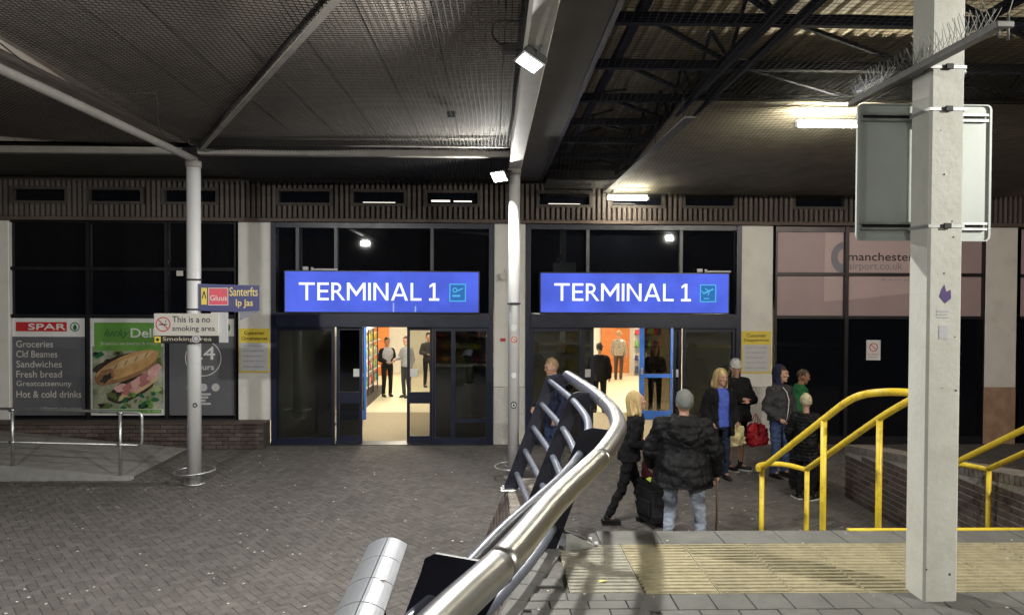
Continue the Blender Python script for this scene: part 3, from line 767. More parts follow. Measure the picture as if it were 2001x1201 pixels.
# blue lobby doors
def lobby_door(x0, x1, lab):
    e = empty('lobby_door', ((x0 + x1) / 2, 16.8, 0)); tag(e, lab, 'door'); w = (x1 - x0) / 2
    for a, b in ((-w, -w + .11), (w - .05, w)): MB().box(a, b, -.03, .03, .02, 2.2).build('stile', blue_door, e)
    for a, b in ((.02, .22), (.98, 1.06), (2.12, 2.2)): MB().box(-w + .111, w - .051, -.03, .03, a, b).build('rail', blue_door, e)
    for a, b in ((.221, .979), (1.061, 2.119)): MB().box(-w + .111, w - .051, -.004, .004, a, b).build('pane', lobby_glass, e)
    MB().bbox(-w + .03, -w + .07, -.07, -.031, 1.05, 1.2, .006).build('handle', galv, e)
lobby_door(3.37, 4.14, 'bright blue lobby door leaf in the right doorway')
lobby_door(-3.5, -2.84, 'bright blue lobby door leaf edge in the left doorway')

# ================================================================== LAMPS
def area_light(name, loc, d, sx, sy, power, col, parent=None, spread=180):
    l = bpy.data.lights.new(name, 'AREA'); l.shape = 'RECTANGLE'; l.size = sx; l.size_y = sy; l.energy = power; l.color = col; l.spread = R(spread)
    o = bpy.data.objects.new(name, l); COL.objects.link(o); o.location = loc
    o.rotation_euler = Vector(d).to_track_quat('-Z', 'Y').to_euler()
    if parent: o.parent = parent
    return o
def floodlight(loc, d, power, lab, col=(1, .985, .92), w=.25, h=.15):
    e = empty('floodlight', loc); e.rotation_euler = Vector(d).to_track_quat('-Z', 'Y').to_euler(); tag(e, lab, 'floodlight', 'floodlights under the canopy')
    s = MB(); s.bbox(-w / 2 - .015, w / 2 + .015, -h / 2 - .015, h / 2 + .015, .005, .055, .008)
    for k in range(9): s.box(-w / 2 + .01 + k * w / 9, -w / 2 + .017 + k * w / 9, -h / 2, h / 2, .055, .075)
    s.build('housing', dark_metal, e)
    s = MB()
    for a, b, c, f in ((-w / 2 - .015, w / 2 + .015, -h / 2 - .015, -h / 2), (-w / 2 - .015, w / 2 + .015, h / 2, h / 2 + .015), (-w / 2 - .015, -w / 2, -h / 2, h / 2), (w / 2, w / 2 + .015, -h / 2, h / 2)):
        s.box(a, b, c, f, -.008, .0045)
    s.build('bezel', p_ltgrey, e)
    MB().box(-w / 2 + .002, w / 2 - .002, -h / 2 + .002, h / 2 - .002, .0, .004).build('lamp_face', lamp_white, e)
    s = MB(); s.bar((-w / 2 - .02, 0, .03), (-w / 2 - .02, .0, .14), .02, .006); s.bar((w / 2 + .02, 0, .03), (w / 2 + .02, 0, .14), .02, .006); s.bar((-w / 2 - .03, 0, .14), (w / 2 + .03, 0, .14), .02, .006)
    s.build('bracket', dark_metal, e)
    area_light('floodlight_beam', (0, 0, -.012), (0, 0, -1), w * .95, h * .95, power, col, e)
    return e
floodlight((.29, 5.9, 4.7), (-.42, -.12, -.82), 185, 'bright floodlight hung from the cream beam near the top of the view', w=.22, h=.17)
floodlight((.1, 11.22, 4.64), (-.45, -.5, -.5), 95, 'bright floodlight at the head of the middle pole')
floodlight((.3, -2.2, 4.62), (-.3, .6, -.6), 45, 'floodlight on the cream beam behind the viewer')
floodlight((-4.4, 2.4, 4.62), (.1, .8, -.55), 165, 'floodlight on the left beam behind the viewer')
floodlight((6.6, .8, 5.0), (-.6, .6, -.45), 225, 'floodlight on the truss to the right behind the viewer', (1, .97, .87))
floodlight((9.4, 5.0, 5.0), (.0, .85, -.45), 80, 'unseen floodlight added far right of the pillar to stand in for a street lamp', (1, .78, .64))  # added out of view to brighten the lilac window and right column

def batten(loc, L, power, lab, col=(1, .96, .8)):
    e = empty('batten_light', loc); tag(e, lab, 'light fitting', 'tube lights under the right roof')
    MB().bbox(-L / 2, L / 2, -.018, .018, .045, .07, .006).build('tray', p_white, e)
    for a in (-1, 1): MB().box(a * L / 2 - .02, a * L / 2 + .02, -.025, .025, -.03, .029).build('end_cap', p_white, e)
    MB().cyl((-L / 2 + .021, 0, -.005), (L / 2 - .021, 0, -.005), .022, 10).build('tube', emit('fluorescent_tube_%d' % power, (1, .94, .74), power), e)
batten((2.46, 13.45, 4.62), .75, 120, 'bright tube light over the right entrance against the fascia')
batten((4.12, 8.9, 4.93), .9, 230, 'bright tube light under the sloping net to the left of the sign back')

# ================================================================== LEFT CANOPY
def zs(x, y):
    d = (x + 4.45) * -.873 + (y - 11.2) * -.487
    if x < -4.45: return 5.08 + .05 * abs(x + 4.45) * (1 if y < 11 else 0)
    return 5.07 + (d * .075 if d > 0 else -d * .012)
lc = empty('ribbed_canopy', (0, 11.2, 5)); tag(lc, 'folded pale canopy soffit over the left plaza with edge beams', 'canopy')
def sheet(fn, x0, x1, y0, y1, nx, ny, th=.03):
    s = MB(); P = [(x0 + (x1 - x0) * i / nx, y0 + (y1 - y0) * j / ny) for j in range(ny + 1) for i in range(nx + 1)]
    n = len(P); s.v = [(a, b, fn(a, b)) for a, b in P] + [(a, b, fn(a, b) + th) for a, b in P]
    for j in range(ny):
        for i in range(nx):
            q = [j * (nx + 1) + i, j * (nx + 1) + i + 1, (j + 1) * (nx + 1) + i + 1, (j + 1) * (nx + 1) + i]
            s.f += [q[::-1], [k + n for k in q]]; s.m += [0, 0]; s.sm += [False, False]
    return s
def put(s, name, m, par):
    o = par.location
    s.v = [(a - o.x, b - o.y, c - o.z) for a, b, c in s.v]; return s.build(name, m, par)
xx = -9.3
while xx < .15:
    x1 = xx + .575
    if xx < -4.5 < x1: x1 = -4.5
    put(sheet(zs, xx + .006, min(x1, .22) - .006, -3.5, 11.1, 3, 40), 'soffit_panel', soffit_m, lc); xx = x1
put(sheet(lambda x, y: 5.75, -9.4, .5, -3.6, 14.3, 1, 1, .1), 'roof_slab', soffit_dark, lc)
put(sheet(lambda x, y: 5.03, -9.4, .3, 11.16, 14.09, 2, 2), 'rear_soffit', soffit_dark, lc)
put(MB().bbox(.26, .445, -4, 11.55, 4.8, 5.0, .01), 'cream_beam', beam_m, lc)
s = MB(); s.tube([(-4.45, -4, 4.9), (-4.45, 5, 4.89), (-4.45, 11.2, 4.85)], .052, 16); put(s, 'side_beam', beam_dim, lc)
put(MB().bbox(-9.4, -4.56, 11.02, 11.16, 4.9, 5.0, .01), 'edge_beam', beam_dim, lc)
put(MB().bbox(-4.34, .255, 11.02, 11.16, 4.9, 5.0, .01), 'edge_beam', beam_dim, lc)
put(MB().bbox(-4.34, .255, 10.7, 10.78, 4.98, 5.06, .01), 'edge_beam', beam_dim, lc)
# fold rib along the diagonal and drooping cable
s = MB(); s.tube([(-4.45 + 4.8 * t, 11.2 - 8.6 * t, 4.985 + .0 * t) for t in [k / 20 for k in range(1, 21)]], .022, 8); put(s, 'fold_rib', net_m, lc)
s = MB(); s.bar((-4.36, 11.14, 4.945), (.44, 2.54, 4.945), .06, .015); put(s, 'fold_batten', mat('dusty_fold_batten', (.2, .185, .165), .8, var=.25, scale=5, stain=.4), lc)
s = MB()
def cat(pts, n=8):
    out = []; P = [Vector(p) for p in pts]; P = [P[0] * 2 - P[1]] + P + [P[-1] * 2 - P[-2]]
    for i in range(1, len(P) - 2):
        for k in range(n):
            t = k / n; a, b, c, d = P[i - 1], P[i], P[i + 1], P[i + 2]
            out.append(.5 * ((2 * b) + (c - a) * t + (2 * a - 5 * b + 4 * c - d) * t * t + (3 * b - a - 3 * c + d) * t ** 3))
    out.append(P[-2]); return out
s.tube(cat([[-4.045, 6.218, 4.9], [-4.177, 6.838, 4.9], [-4.182, 7.409, 4.9], [-3.908, 7.75, 4.9], [-3.519, 7.694, 4.9], [-3.512, 7.851, 4.9], [-4.021, 9.026, 4.9], [-4.275, 9.848, 4.9], [-4.19, 10.204, 4.9]]), .007, 6)
put(s, 'loose_cable', net_m, lc)
s = MB(); s.cyl((-.5, 9.0, 4.985), (-.5, 9.0, 5.06), .06); put(s, 'ceiling_vent', dark_metal, lc)
s = MB(); s.tube(cat([(.2, 5.75, 4.97), (.02, 5.72, 4.95), (.0, 5.9, 4.9), (.1, 6.08, 4.87)]), .009, 6); s.bbox(.07, .2, 6.02, 6.14, 4.83, 4.9, .01); s.tube(cat([(.2, 6.1, 4.86), (.27, 6.02, 4.83), (.29, 5.95, 4.81)]), .007, 6)
put(s, 'flood_cable', net_m, lc)
# dark gutter between the two roofs
put(MB().box(.47, .9, -4, 14.0, 5.0, 5.06), 'gutter_soffit', soffit_dark, lc)
put(MB().box(.9, .95, -4, 14.0, 4.98, 5.8), 'gutter_board', dark_metal, lc)

def net(name, lab, fn, x0, x1, y0, y1, cell, w, m, rot=0., nseg=30, wob=.01, ok=None):
    """bird net of crossing twines that follows the height fn"""
    V = []; Fc = []
    def line(pts):
        k = len(pts); o = len(V)
        for i, p in enumerate(pts):
            a = pts[max(i - 1, 0)]; b = pts[min(i + 1, k - 1)]; tx, ty = b[0] - a[0], b[1] - a[1]; l = math.hypot(tx, ty) or 1
            nx, ny = -ty / l * w / 2, tx / l * w / 2
            V.append((p[0] - nx, p[1] - ny, p[2])); V.append((p[0] + nx, p[1] + ny, p[2])); V.append((p[0], p[1], p[2] + w * .6))
        for i in range(k - 1):
            q = o + i * 3
            for c in range(3): Fc.append((q + c, q + (c + 1) % 3, q + 3 + (c + 1) % 3, q + 3 + c))
    def W(x, y):
        dx = wob * math.sin(x * 1.7 + y * .9) + wob * .6 * math.sin(y * 2.3 - x * .6); dy = wob * math.sin(y * 1.3 + x * 1.1 + 2)
        return (x + dx, y + dy, fn(x, y) + .012 * math.sin(x * 2.1 + 1) * math.sin(y * 1.6))
    nx = int((x1 - x0) / cell); ny = int((y1 - y0) / cell)
    for i in range(nx + 1):
        x = x0 + (x1 - x0) * i / nx; line([W(x + rot * (y0 + (y1 - y0) * j / nseg - y1), y0 + (y1 - y0) * j / nseg) for j in range(nseg + 1)])
    for i in range(ny + 1):
        y = y0 + (y1 - y0) * i / ny; ns = max(8, nseg // 2)
        line([W(x0 + (x1 - x0) * j / ns + rot * (y - y1), y + (x1 - x0) * j / ns * rot * .7) for j in range(ns + 1)])
    me = bpy.data.meshes.new(name); me.from_pydata(V, [], Fc); me.materials.append(m)
    return tag(link(name, me), lab, 'bird net', 'bird nets under the roofs')
net('bird_net', 'square bird net stretched under the canopy between the left pole and the cream beam', lambda x, y: zs(x, min(y, 11)) - .11 - (.0 if y < 11 else .1), -4.33, .25, 2.2, 13.6, .05, .0085, net_m)
net('bird_net', 'bird net under the canopy at the far left beyond the left pole beam', lambda x, y: zs(x, min(y, 11)) - .11, -9.2, -4.57, 4.5, 10.9, .06, .009, net_m)

# ================================================================== RIGHT TRUSS ROOF
def zr(x, y): return 5.1 if y < 8.7 else 5.1 - (y - 8.7) * .076
rc_ = empty('truss_roof', (1, 14, 5)); tag(rc_, 'corrugated roof on a navy steel space frame over the steps', 'roof')
s = MB(); prof = []
x = .96
while x < 12.2:
    prof += [(x, 5.86), (x + .06, 5.86), (x + .085, 5.82), (x + .145, 5.82)]; x += .17
n = len(prof); s.v = [(a, -4, z) for a, z in prof] + [(a, 13.98, z) for a, z in prof]
s.f = [(i, i + 1, n + i + 1, n + i) for i in range(n - 1)]; s.m = [0] * (n - 1); s.sm = [False] * (n - 1)
put(s, 'corrugated_deck', deck_m, rc_)
put(MB().box(.96, 12.2, -4, 14.0, 5.9, 5.98), 'roof_slab', soffit_dark, rc_)
PY = [1.3, 2.55, 3.8, 5.07, 6.32, 7.57, 8.85, 10.09, 11.27, 12.53, 13.7]
PX = [1.27, 2.42, 4.3, 6.2, 8.1, 10.0]
def member(name, p0, p1, w, m=navy_truss):
    s = MB(); s.bar(p0, p1, w); put(s, name, m, rc_)
for i, y in enumerate(PY):
    put(MB().box(.96, 12, y - .04, y + .04, 5.17, 5.26), 'cross_chord', navy_truss, rc_)
for k, x in enumerate(PX):
    put(MB().box(x - .04, x + .04, -2, 13.95, 5.262, 5.33), 'long_chord', navy_truss, rc_)
    for i in range(len(PY) - 1):
        y0, y1 = PY[i], PY[i + 1]; ym = (y0 + y1) / 2
        if k in (1, 3): member('web_brace', (x, y0, 5.28), (x, ym, 5.8), .03); member('web_brace', (x, ym, 5.8), (x, y1, 5.28), .03)
        if k < len(PX) - 1:
            member('plan_brace', (x, y0, 5.25), (PX[k + 1], y1, 5.25), .036)
            member('web_brace', (x, y0, 5.28), (x + (PX[k + 1] - x) * .55, y1 + .5, 5.8), .03)
for i in range(len(PY) - 1):
    put(MB().box(.97, 1.2, PY[i] + .07, PY[i + 1] - .07, 5.55, 5.56), 'rooflight_panel', paint('pale_rooflight', (.6, .6, .55)), rc_)
# extra heavy double chord on the main line and the pale cable tray below it
put(MB().box(2.3, 2.345, 2, 13.9, 5.12, 5.2), 'long_chord', navy_truss, rc_); put(MB().box(2.52, 2.56, 2, 13.9, 5.12, 5.2), 'long_chord', navy_truss, rc_)
put(MB().bbox(2.08, 2.2, 8.0, 13.9, 4.78, 4.8, .004), 'cable_tray', mat('dusty_tray', (.11, .108, .1), .7, var=.2), rc_)
for y in (8.3, 9.7, 11.1, 12.5): member('tray_hanger', (2.14, y, 4.8), (2.14, y, 5.3), .008)
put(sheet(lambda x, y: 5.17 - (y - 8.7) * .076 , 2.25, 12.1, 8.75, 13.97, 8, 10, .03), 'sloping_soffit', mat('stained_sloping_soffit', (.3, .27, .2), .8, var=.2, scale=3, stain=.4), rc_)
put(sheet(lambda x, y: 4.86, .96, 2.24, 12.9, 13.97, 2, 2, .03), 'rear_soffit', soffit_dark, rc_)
net('bird_net', 'bird net sagging under the navy space frame above the steps', zr, .98, 9.6, 3.2, 13.9, .066, .005, net_m, rot=.05)

# ================================================================== POLES
def pole(loc, r, h, lab):
    e = empty('support_pole', loc); tag(e, lab, 'pole', 'canopy support poles')
    MB().cyl((0, 0, 0), (0, 0, h), r, 24).build('shaft', pole_paint, e)
    MB().cyl((0, 0, h - .1), (0, 0, h), r + .012, 24).build('collar', beam_dim, e)
    MB().cyl((0, 0, 0), (0, 0, .03), r + .06, 24).build('base_flange', galv, e)
    s = MB(); s.tube([(.29 * math.cos(q), .29 * math.sin(q), .2 + .012 * math.cos(q)) for q in [2 * math.pi * k / 40 for k in range(40)]], .016, 8, closed=True); hp = s.build('hoop_guard', galv, e)
    s = MB()
    for q in (.5, 2.1, 3.7, 5.3): s.tube([(r * math.cos(q), r * math.sin(q), .14), (.2 * math.cos(q), .2 * math.sin(q), .15), (.285 * math.cos(q), .285 * math.sin(q), .195)], .01, 6)
    s.build('spokes', galv, hp)
    return e
pL = pole((-4.45, 11.17, 0), .1, 4.82, 'pale grey round pole carrying the smoking signs on the left')
pC = pole((.34, 11.44, 0), .088, 4.8, 'pale grey round pole between the two entrances with stickers')
s = MB()
for z in (2.62, 3.06): s.tube([(.106 * math.cos(q), .106 * math.sin(q), z) for q in [2 * math.pi * k / 20 for k in range(20)]], .014, 6, closed=True)
s.build('strap', p_black, pL)
s = MB(); s.tube([(.094 * math.cos(q), .094 * math.sin(q), 2.72) for q in [2 * math.pi * k / 20 for k in range(20)]], .012, 6, closed=True); s.bbox(-.06, .07, -.11, -.09, 2.7, 2.74); s.build('strap', p_black, pC)
for z, rr, m in ((2.35, .05, p_white), (2.17, .065, p_offwhite), (1.62, .04, p_white), (1.16, .05, p_black)):
    s = MB()   # sticker bent round the shaft
    for k in range(10):
        a0 = -math.pi / 2 + (k - 5) / 10 * rr * 2 / .088; a1 = -math.pi / 2 + (k - 4) / 10 * rr * 2 / .088
        h0 = rr * math.sqrt(max(0, 1 - ((k - 5) / 5) ** 2)) + .004; h1 = rr * math.sqrt(max(0, 1 - ((k - 4) / 5) ** 2)) + .004
        s.add([(.0905 * math.cos(a0), .0905 * math.sin(a0), z - h0), (.0905 * math.cos(a1), .0905 * math.sin(a1), z - h1), (.0905 * math.cos(a1), .0905 * math.sin(a1), z + h1), (.0905 * math.cos(a0), .0905 * math.sin(a0), z + h0)], [(0, 1, 2, 3)])
    st_ = s.build('sticker', m, pC)
    if m is p_offwhite:
        s = MB(); s.disc((0, -.0925, z), .05, 20, r2=.04); s.bar((-.03, -.0925, z + .03), (.03, -.0925, z - .03), .008, .002, upv=(0, 1, 0)); s.build('red_ring', p_red, st_)
    if m is p_black:
        s = MB(); s.disc((0, -.0925, z), .034, 16, r2=.02); s.build('pale_ring', p_white, st_)
s = MB(); s.disc((.05, -.102, 1.2), .035, 14, r2=.02); s.build('sticker', p_black, pL)

# ================================================================== BOARDS ON THE LEFT POLE
b = empty('pole_sign', (-4.36, 11.12, 2.58), R(9)); tag(b, 'dark blue projecting board with pink and yellow labels on the left pole', 'sign')
MB().prism([(0, 0.02), (.58, 0.0), (.86, 0.02), (.86, .4), (0, .42)], 'y', -.015, .015).build('board', p_navy, b)
MB().prism([(.58, -.004), (.86, .018), (.62, -.11), (.58, -.13)], 'y', .0, .02).build('lower_corner', p_text, b)
pk = MB().box(.14, .42, -.019, -.0155, .1, .36).build('pink_label', p_pink, b)
s = MB()
for a in ((.14, .42, .1, .108), (.14, .42, .352, .36), (.14, .148, .108, .352), (.412, .42, .108, .352)): s.box(a[0], a[1], -.022, -.0195, a[2], a[3])
s.build('white_border', p_white, pk)
text('Gluus', p_white, pk, .165, .4, .17, .25, -.0215)
yl = MB().box(.04, .12, -.019, -.0155, .11, .36).build('yellow_label', p_yellow, b)
s = MB(); s.bar((.055, -.021, .2), (.08, -.021, .31), .014, .002, upv=(0, 1, 0)); s.bar((.08, -.0205, .31), (.105, -.0205, .2), .014, .002, upv=(0, 1, 0)); s.build('figure', p_black, yl)
text('Santerfts', p_gold, b, .44, .84, .24, .37, -.0175, bold=.01); text('Ip Jas', p_gold, b, .53, .77, .06, .19, -.0175, bold=.01)

b = empty('no_smoking_sign', (-4.45, 11.02, 2.12)); tag(b, 'white no smoking board above a black smoking strip on the left pole', 'sign')
MB().bbox(-.52, .42, -.012, .012, .112, .44, .004).build('white_board', p_offwhite, b)
MB().bbox(.3, .55, .016, .03, .01, .46, .004).build('grey_rear_board', p_ltgrey, b)
bk = MB().bbox(-.52, .42, -.012, .012, 0, .11, .004).build('black_strip', p_black, b)
MB().box(-.51, -.42, -.016, -.0125, .008, .102).build('yellow_patch', p_yellow, bk); MB().disc((-.465, -.018, .055), .024, 12).build('patch_mark', p_black, bk)
text('Smoking area', p_cream, bk, -.39, .32, .02, .095, -.0145)
s = MB(); s.disc((-.385, -.0145, .28), .108, 28, r2=.094); s.bar((-.46, -.0145, .35), (-.31, -.0145, .21), .014, .002, upv=(0, 1, 0)); s.build('prohibition_ring', p_red, b)
s = MB(); s.box(-.44, -.35, -.0165, -.014, .268, .285); s.box(-.345, -.33, -.0165, -.014, .268, .285); s.bar((-.35, -.0155, .3), (-.34, -.0155, .34), .008, .002, upv=(0, 1, 0)); s.build('cigarette', p_black, b)
text('This is a no', p_black, b, -.25, .3, .31, .40, -.0145, bold=.008); text('smoking area', p_black, b, -.25, .37, .16, .26, -.0145, bold=.008)
s = MB(); s.disc((.1, -.03, .07), .06, 18); s.cyl((.1, -.029, .07), (.1, -.013, .07), .06, 18); s.build('round_badge', p_ltgrey, b)
MB().disc((.1, -.0315, .07), .045, 16, r2=.03).build('badge_ring', p_text, b)

# ================================================================== POSTERS AND NOTICES
def poster(name, lab, x0, x1, z0, z1, m, y=14.128, th=.006, cat='poster'):
    e = MB().box(-(x1 - x0) / 2, (x1 - x0) / 2, -th, 0, 0, z1 - z0).build(name, m, None, ((x0 + x1) / 2, y, z0)); return tag(e, lab, cat)
P = poster('shop_poster', 'charcoal poster with red SPAR header and a list of groceries', -9.0, -7.66, .55, 2.38, p_grey)
hd = MB().box(-.67, .67, -.01, -.0065, 1.48, 1.828).build('white_header', p_white, P)
rb = MB().box(-.6, .34, -.014, -.0105, 1.58, 1.755).build('red_bar', p_red, hd)
text('SPAR', p_white, rb, -.37, .32, 1.612, 1.722, -.016, bold=.03)
s = MB(); s.disc((.49, -.0125, 1.665), .088, 24, r2=.07); s.prism([(.49, 1.725), (.535, 1.65), (.515, 1.65), (.53, 1.62), (.45, 1.62), (.465, 1.65), (.445, 1.65)], 'y', -.013, -.0105); s.box(.48, .5, -.013, -.0105, 1.598, 1.62); s.build('tree_emblem', p_dgreen, hd)
for k, (t, w) in enumerate((('Groceries', .68), ('Ckf Beames', .76), ('Sandwiches', .84), ('Fresh bread', .84), ('Greatcatsenuny', 1.02), ('Hot & cold drinks', 1.2))):
    z = 1.28 - k * .189; text(t, p_offwhite, P, -.6, -.6 + w, z, z + .125, -.008, bold=.006)
text('/ Petrol mgr store', p_offwhite, P, -.16, .6, .09, .155, -.008)

P = poster('sandwich_poster', 'deli poster with a ham sandwich and green heading', -7.56, -6.16, .55, 2.38, p_white)
bg = MB().box(-.66, .66, -.01, -.0065, .12, 1.3).build('leafy_background', mat('salad_print', (.12, .15, .05), .5, scale=3.5, c2=(.5, .5, .42), coords='obj'), P)
gp = MB().box(-.62, .62, -.0135, -.0102, 1.22, 1.75).build('green_panel', p_green, P)
text('Dell', p_white, gp, .06, .5, 1.47, 1.64, -.0155, bold=.02); text('lucky', p_dgreen, gp, -.44, .04, 1.45, 1.63, -.0155, shear=.4)
text('Breakfast sandwiches & treats', p_offwhite, gp, -.5, .55, 1.33, 1.39, -.0155)
lr = random.Random(4)
for k in range(46):
    x, z, r = lr.uniform(-.6, .6), lr.choice((lr.uniform(.14, .5), lr.uniform(.95, 1.2))), lr.uniform(.04, .12)
    MB().prism([(max(-.655, min(.655, x + r * lr.uniform(.5, 1.3) * math.cos(q))), max(.125, min(1.21, z + r * .7 * lr.uniform(.5, 1.3) * math.sin(q)))) for q in [a * .9 for a in range(7)]], 'y', -.0112 - .00004 * k, -.0102).build('salad_leaf', [p_dgreen, p_green, mat('olive_print', (.1, .13, .04), .5), mat('pale_leaf_print', (.35, .4, .2), .5), p_black][k % 5], P)
bread = mat('bread_print', (.45, .24, .09), .6, scale=5, c2=(.62, .38, .17), coords='obj'); bread_d = mat('bread_dark_print', (.2, .1, .045), .6, scale=9, c2=(.4, .22, .1), coords='obj')
def poly(pts, y, m, name, par): return MB().prism(pts, 'y', y, y + .002).build(name, m, par)
def oval(cx, cz, a, b, rot, y, m, name, n=22, wob=.0, ph=0.):
    c_, s_ = math.cos(R(rot)), math.sin(R(rot)); pts = []
    for k in range(n):
        q = 2 * math.pi * k / n; e = 1 + wob * math.sin(q * 5 + ph); u, v = a * e * math.cos(q), b * e * math.sin(q)
        pts.append((max(-.655, min(.655, cx + u * c_ - v * s_)), max(.125, cz + u * s_ + v * c_)))
    poly(pts, y, m, name, P)
ham1 = mat('ham_print', (.6, .28, .27), .5, scale=9, c2=(.75, .48, .45), coords='obj'); ham2 = mat('ham_dark_print', (.36, .12, .12), .5, scale=9, c2=(.5, .22, .2), coords='obj')
crumb = mat('crumb_print', (.62, .45, .24), .6, var=.15, scale=8); shade = mat('filling_shadow_print', (.03, .022, .015), .6, var=.4, scale=9)
oval(-.05, .98, .62, .17, 14, -.0145, shade, 'dark_backdrop', wob=.06)
oval(.08, .52, .5, .2, 28, -.0148, shade, 'dark_filling', wob=.05)
oval(.18, .5, .44, .075, 30, -.0152, crumb, 'lower_bread')
for k, (x, z, a, b, r_) in enumerate(((-.1, .52, .16, .075, 10), (.06, .55, .17, .08, 25), (.2, .64, .17, .08, 30), (.36, .74, .17, .085, 32), (.5, .86, .15, .08, 35), (.0, .45, .12, .05, 20), (.16, .52, .13, .05, 30), (.32, .62, .13, .05, 32), (.46, .74, .13, .05, 35))):
    oval(x, z, a, b, r_, -.0156 - .0003 * k, ham1 if k % 2 == 0 else ham2, 'ham_fold', wob=.1, ph=k)
oval(-.02, .9, .64, .22, 22, -.0190, bread_d, 'bread_underside', wob=.015)
oval(0, .95, .62, .19, 22, -.0195, bread, 'bread_roll', wob=.012)
oval(.05, 1.03, .46, .06, 22, -.02, crumb, 'bread_highlight', wob=.08)
oval(-.42, .72, .2, .13, 40, -.0203, bread_d, 'bread_crust_end', wob=.07)
oval(-.4, .7, .12, .06, 40, -.0206, shade, 'crust_shadow', wob=.2)
for k in range(4): oval(-.22 + k * .19, .92 + k * .075, .07, .012, 60, -.0206, bread_d, 'crust_score')
for k in range(16):
    oval(lr.uniform(-.4, .5), lr.uniform(.16, .42), lr.uniform(.03, .09), lr.uniform(.02, .05), lr.uniform(0, 180), -.0208 - .0001 * k, [p_dgreen, p_green, mat('olive_print', (.1, .13, .04), .5)][k % 3], 'salad_leaf', 10, .25, k)
MB().box(-.55, .62, -.0135, -.0103, .04, .11).build('green_footer', p_green, P); text('9L | 010', p_white, P, .36, .6, .055, .095, -.0155)

P = poster('opening_hours_poster', 'charcoal 24 hours poster partly behind the left pole', -6.09, -4.86, .55, 2.38, p_grey)
hd = MB().box(-.6, .612, -.01, -.0065, 1.5, 1.825).build('white_header', p_offwhite, P); MB().disc((.43, -.0118, 1.66), .1, 20, r2=.06).build('emblem', p_dgreen, hd)
MB().disc((.02, -.0085, 1.08), .34, 40, r2=.325).build('white_ring', p_white, P)
text('24', p_white, P, -.2, .24, 1.06, 1.3, -.0085, bold=.01); text('hours', p_white, P, -.18, .22, .86, .97, -.0085)
s = MB()
for a in (-.22, .02, .25): s.disc((a, -.0085, .53), .075, 18)
for k in range(4): s.box(-.14 + .03 * (k % 2), .16 - .05 * (k % 3), -.0085, -.0066, .38 - k * .06, .42 - k * .06)
s.build('service_icons', p_ltgrey, P)

def notice(lab, x, z0, z1, w, second):
    e = MB().bbox(-w / 2, w / 2, -.012, 0, 0, z1 - z0, .003).build('yellow_notice', p_yellow, None, (x, 14.048, z0)); tag(e, lab, 'notice', 'yellow customer notices on the columns'); h = z1 - z0
    MB().box(-w / 2 + .025, w / 2 - .025, -.016, -.0125, .03, h * .68).build('white_panel', p_ltgrey, e)
    text('Customer', p_black, e, -.19, .19, h * .86, h * .94, -.0145, bold=.01); text(second, p_black, e, -.24, .24, h * .74, h * .82, -.0145, bold=.01)
    for k, t in enumerate(('short time stops', 'extra luggage items', 'waiting passengers', 'keep clear of doors', 'contact a member')):
        zz = h * (.59 - k * .118); text(t, p_text, e, -.21, .2 - .02 * (k % 3), zz, zz + .035, -.018)
notice('yellow headed notice on the white column left of the left entrance', -4.47, 1.37, 2.2, .57, 'Circumstances')
notice('yellow headed notice on the white column right of the right entrance', 5.07, 1.37, 2.18, .57, 'Disappearances')
e = MB().bbox(-.14, .14, -.006, 0, 0, .39, .002).build('no_smoking_notice', p_white, None, (7.4, 14.14, 1.62)); tag(e, 'small white no smoking notice on the dark right window', 'notice')
s = MB(); s.disc((0, -.0085, .25), .085, 24, r2=.068); s.bar((-.055, -.0085, .305), (.055, -.0085, .195), .014, .002, upv=(0, 1, 0)); s.build('prohibition_ring', p_red, e)
text('NO SMOKING', p_red, e, -.11, .11, .1, .13, -.0085); text('in this area', p_text, e, -.1, .1, .045, .075, -.0085)
s = MB(); s.bbox(-.06, .06, -.1, 0, -.06, .06, .01); s.cyl((.05, -.05, .06), (.05, -.05, .14), .012); s.bbox(-.03, .03, -.13, -.1, -.08, -.02, .006)
tag(s.build('alarm_box', p_offwhite, None, (.2, 14.05, 3.2)), 'small white alarm box on the column behind the middle pole', 'alarm box')
tag(MB().bbox(-.05, .05, -.012, 0, -.03, .03, .003).build('red_plate', p_red, None, (.21, 14.05, 2.0)), 'tiny red plate on the column behind the middle pole', 'plate')
tag(MB().bbox(-.06, .06, -.03, 0, -.05, .05, .006).build('intercom_box', p_offwhite, None, (-5.87, 14.09, 3.23)), 'small pale box on the shop window mullion left of the left pole', 'box')

# ================================================================== GALVANISED RAIL BY THE RAMP
gr = empty('ramp_handrail', (-5.5, 11.44, 0)); tag(gr, 'galvanised two rail handrail along the ramp by the shop', 'handrail')
def T(name, pts, r, m=galv, par=gr, o=(-5.5, 11.44, 0)):
    s = MB(); s.tube([Vector(p) - Vector(o) for p in pts], r, 12); return s.build(name, m, par)
T('top_rail', [(-10.5, 11.44, 1.17), (-5.62, 11.44, 1.04), (-5.4, 11.44, 1.03), (-5.36, 11.44, 1.0), (-5.35, 11.44, .95), (-5.35, 11.44, .6), (-5.36, 11.44, .55), (-5.4, 11.44, .53)], .022)
T('mid_rail', [(-5.4, 11.44, .53), (-10.5, 11.44, .66)], .02)
for x in (-7.3, -5.68, -9.0):
    zb = .05 + (-5.5 - x) * .094
    T('post', [(x, 11.44, zb), (x, 11.44, 1.04 + (-5.5 - x) * .026)], .024)
    for z in (.53 + (-5.5 - x) * .026, 1.02 + (-5.5 - x) * .026): 
        s = MB(); s.cyl((x - .04 + 5.5, 0, z), (x + .04 + 5.5, 0, z), .03, 12); s.build('clamp', galv, gr)

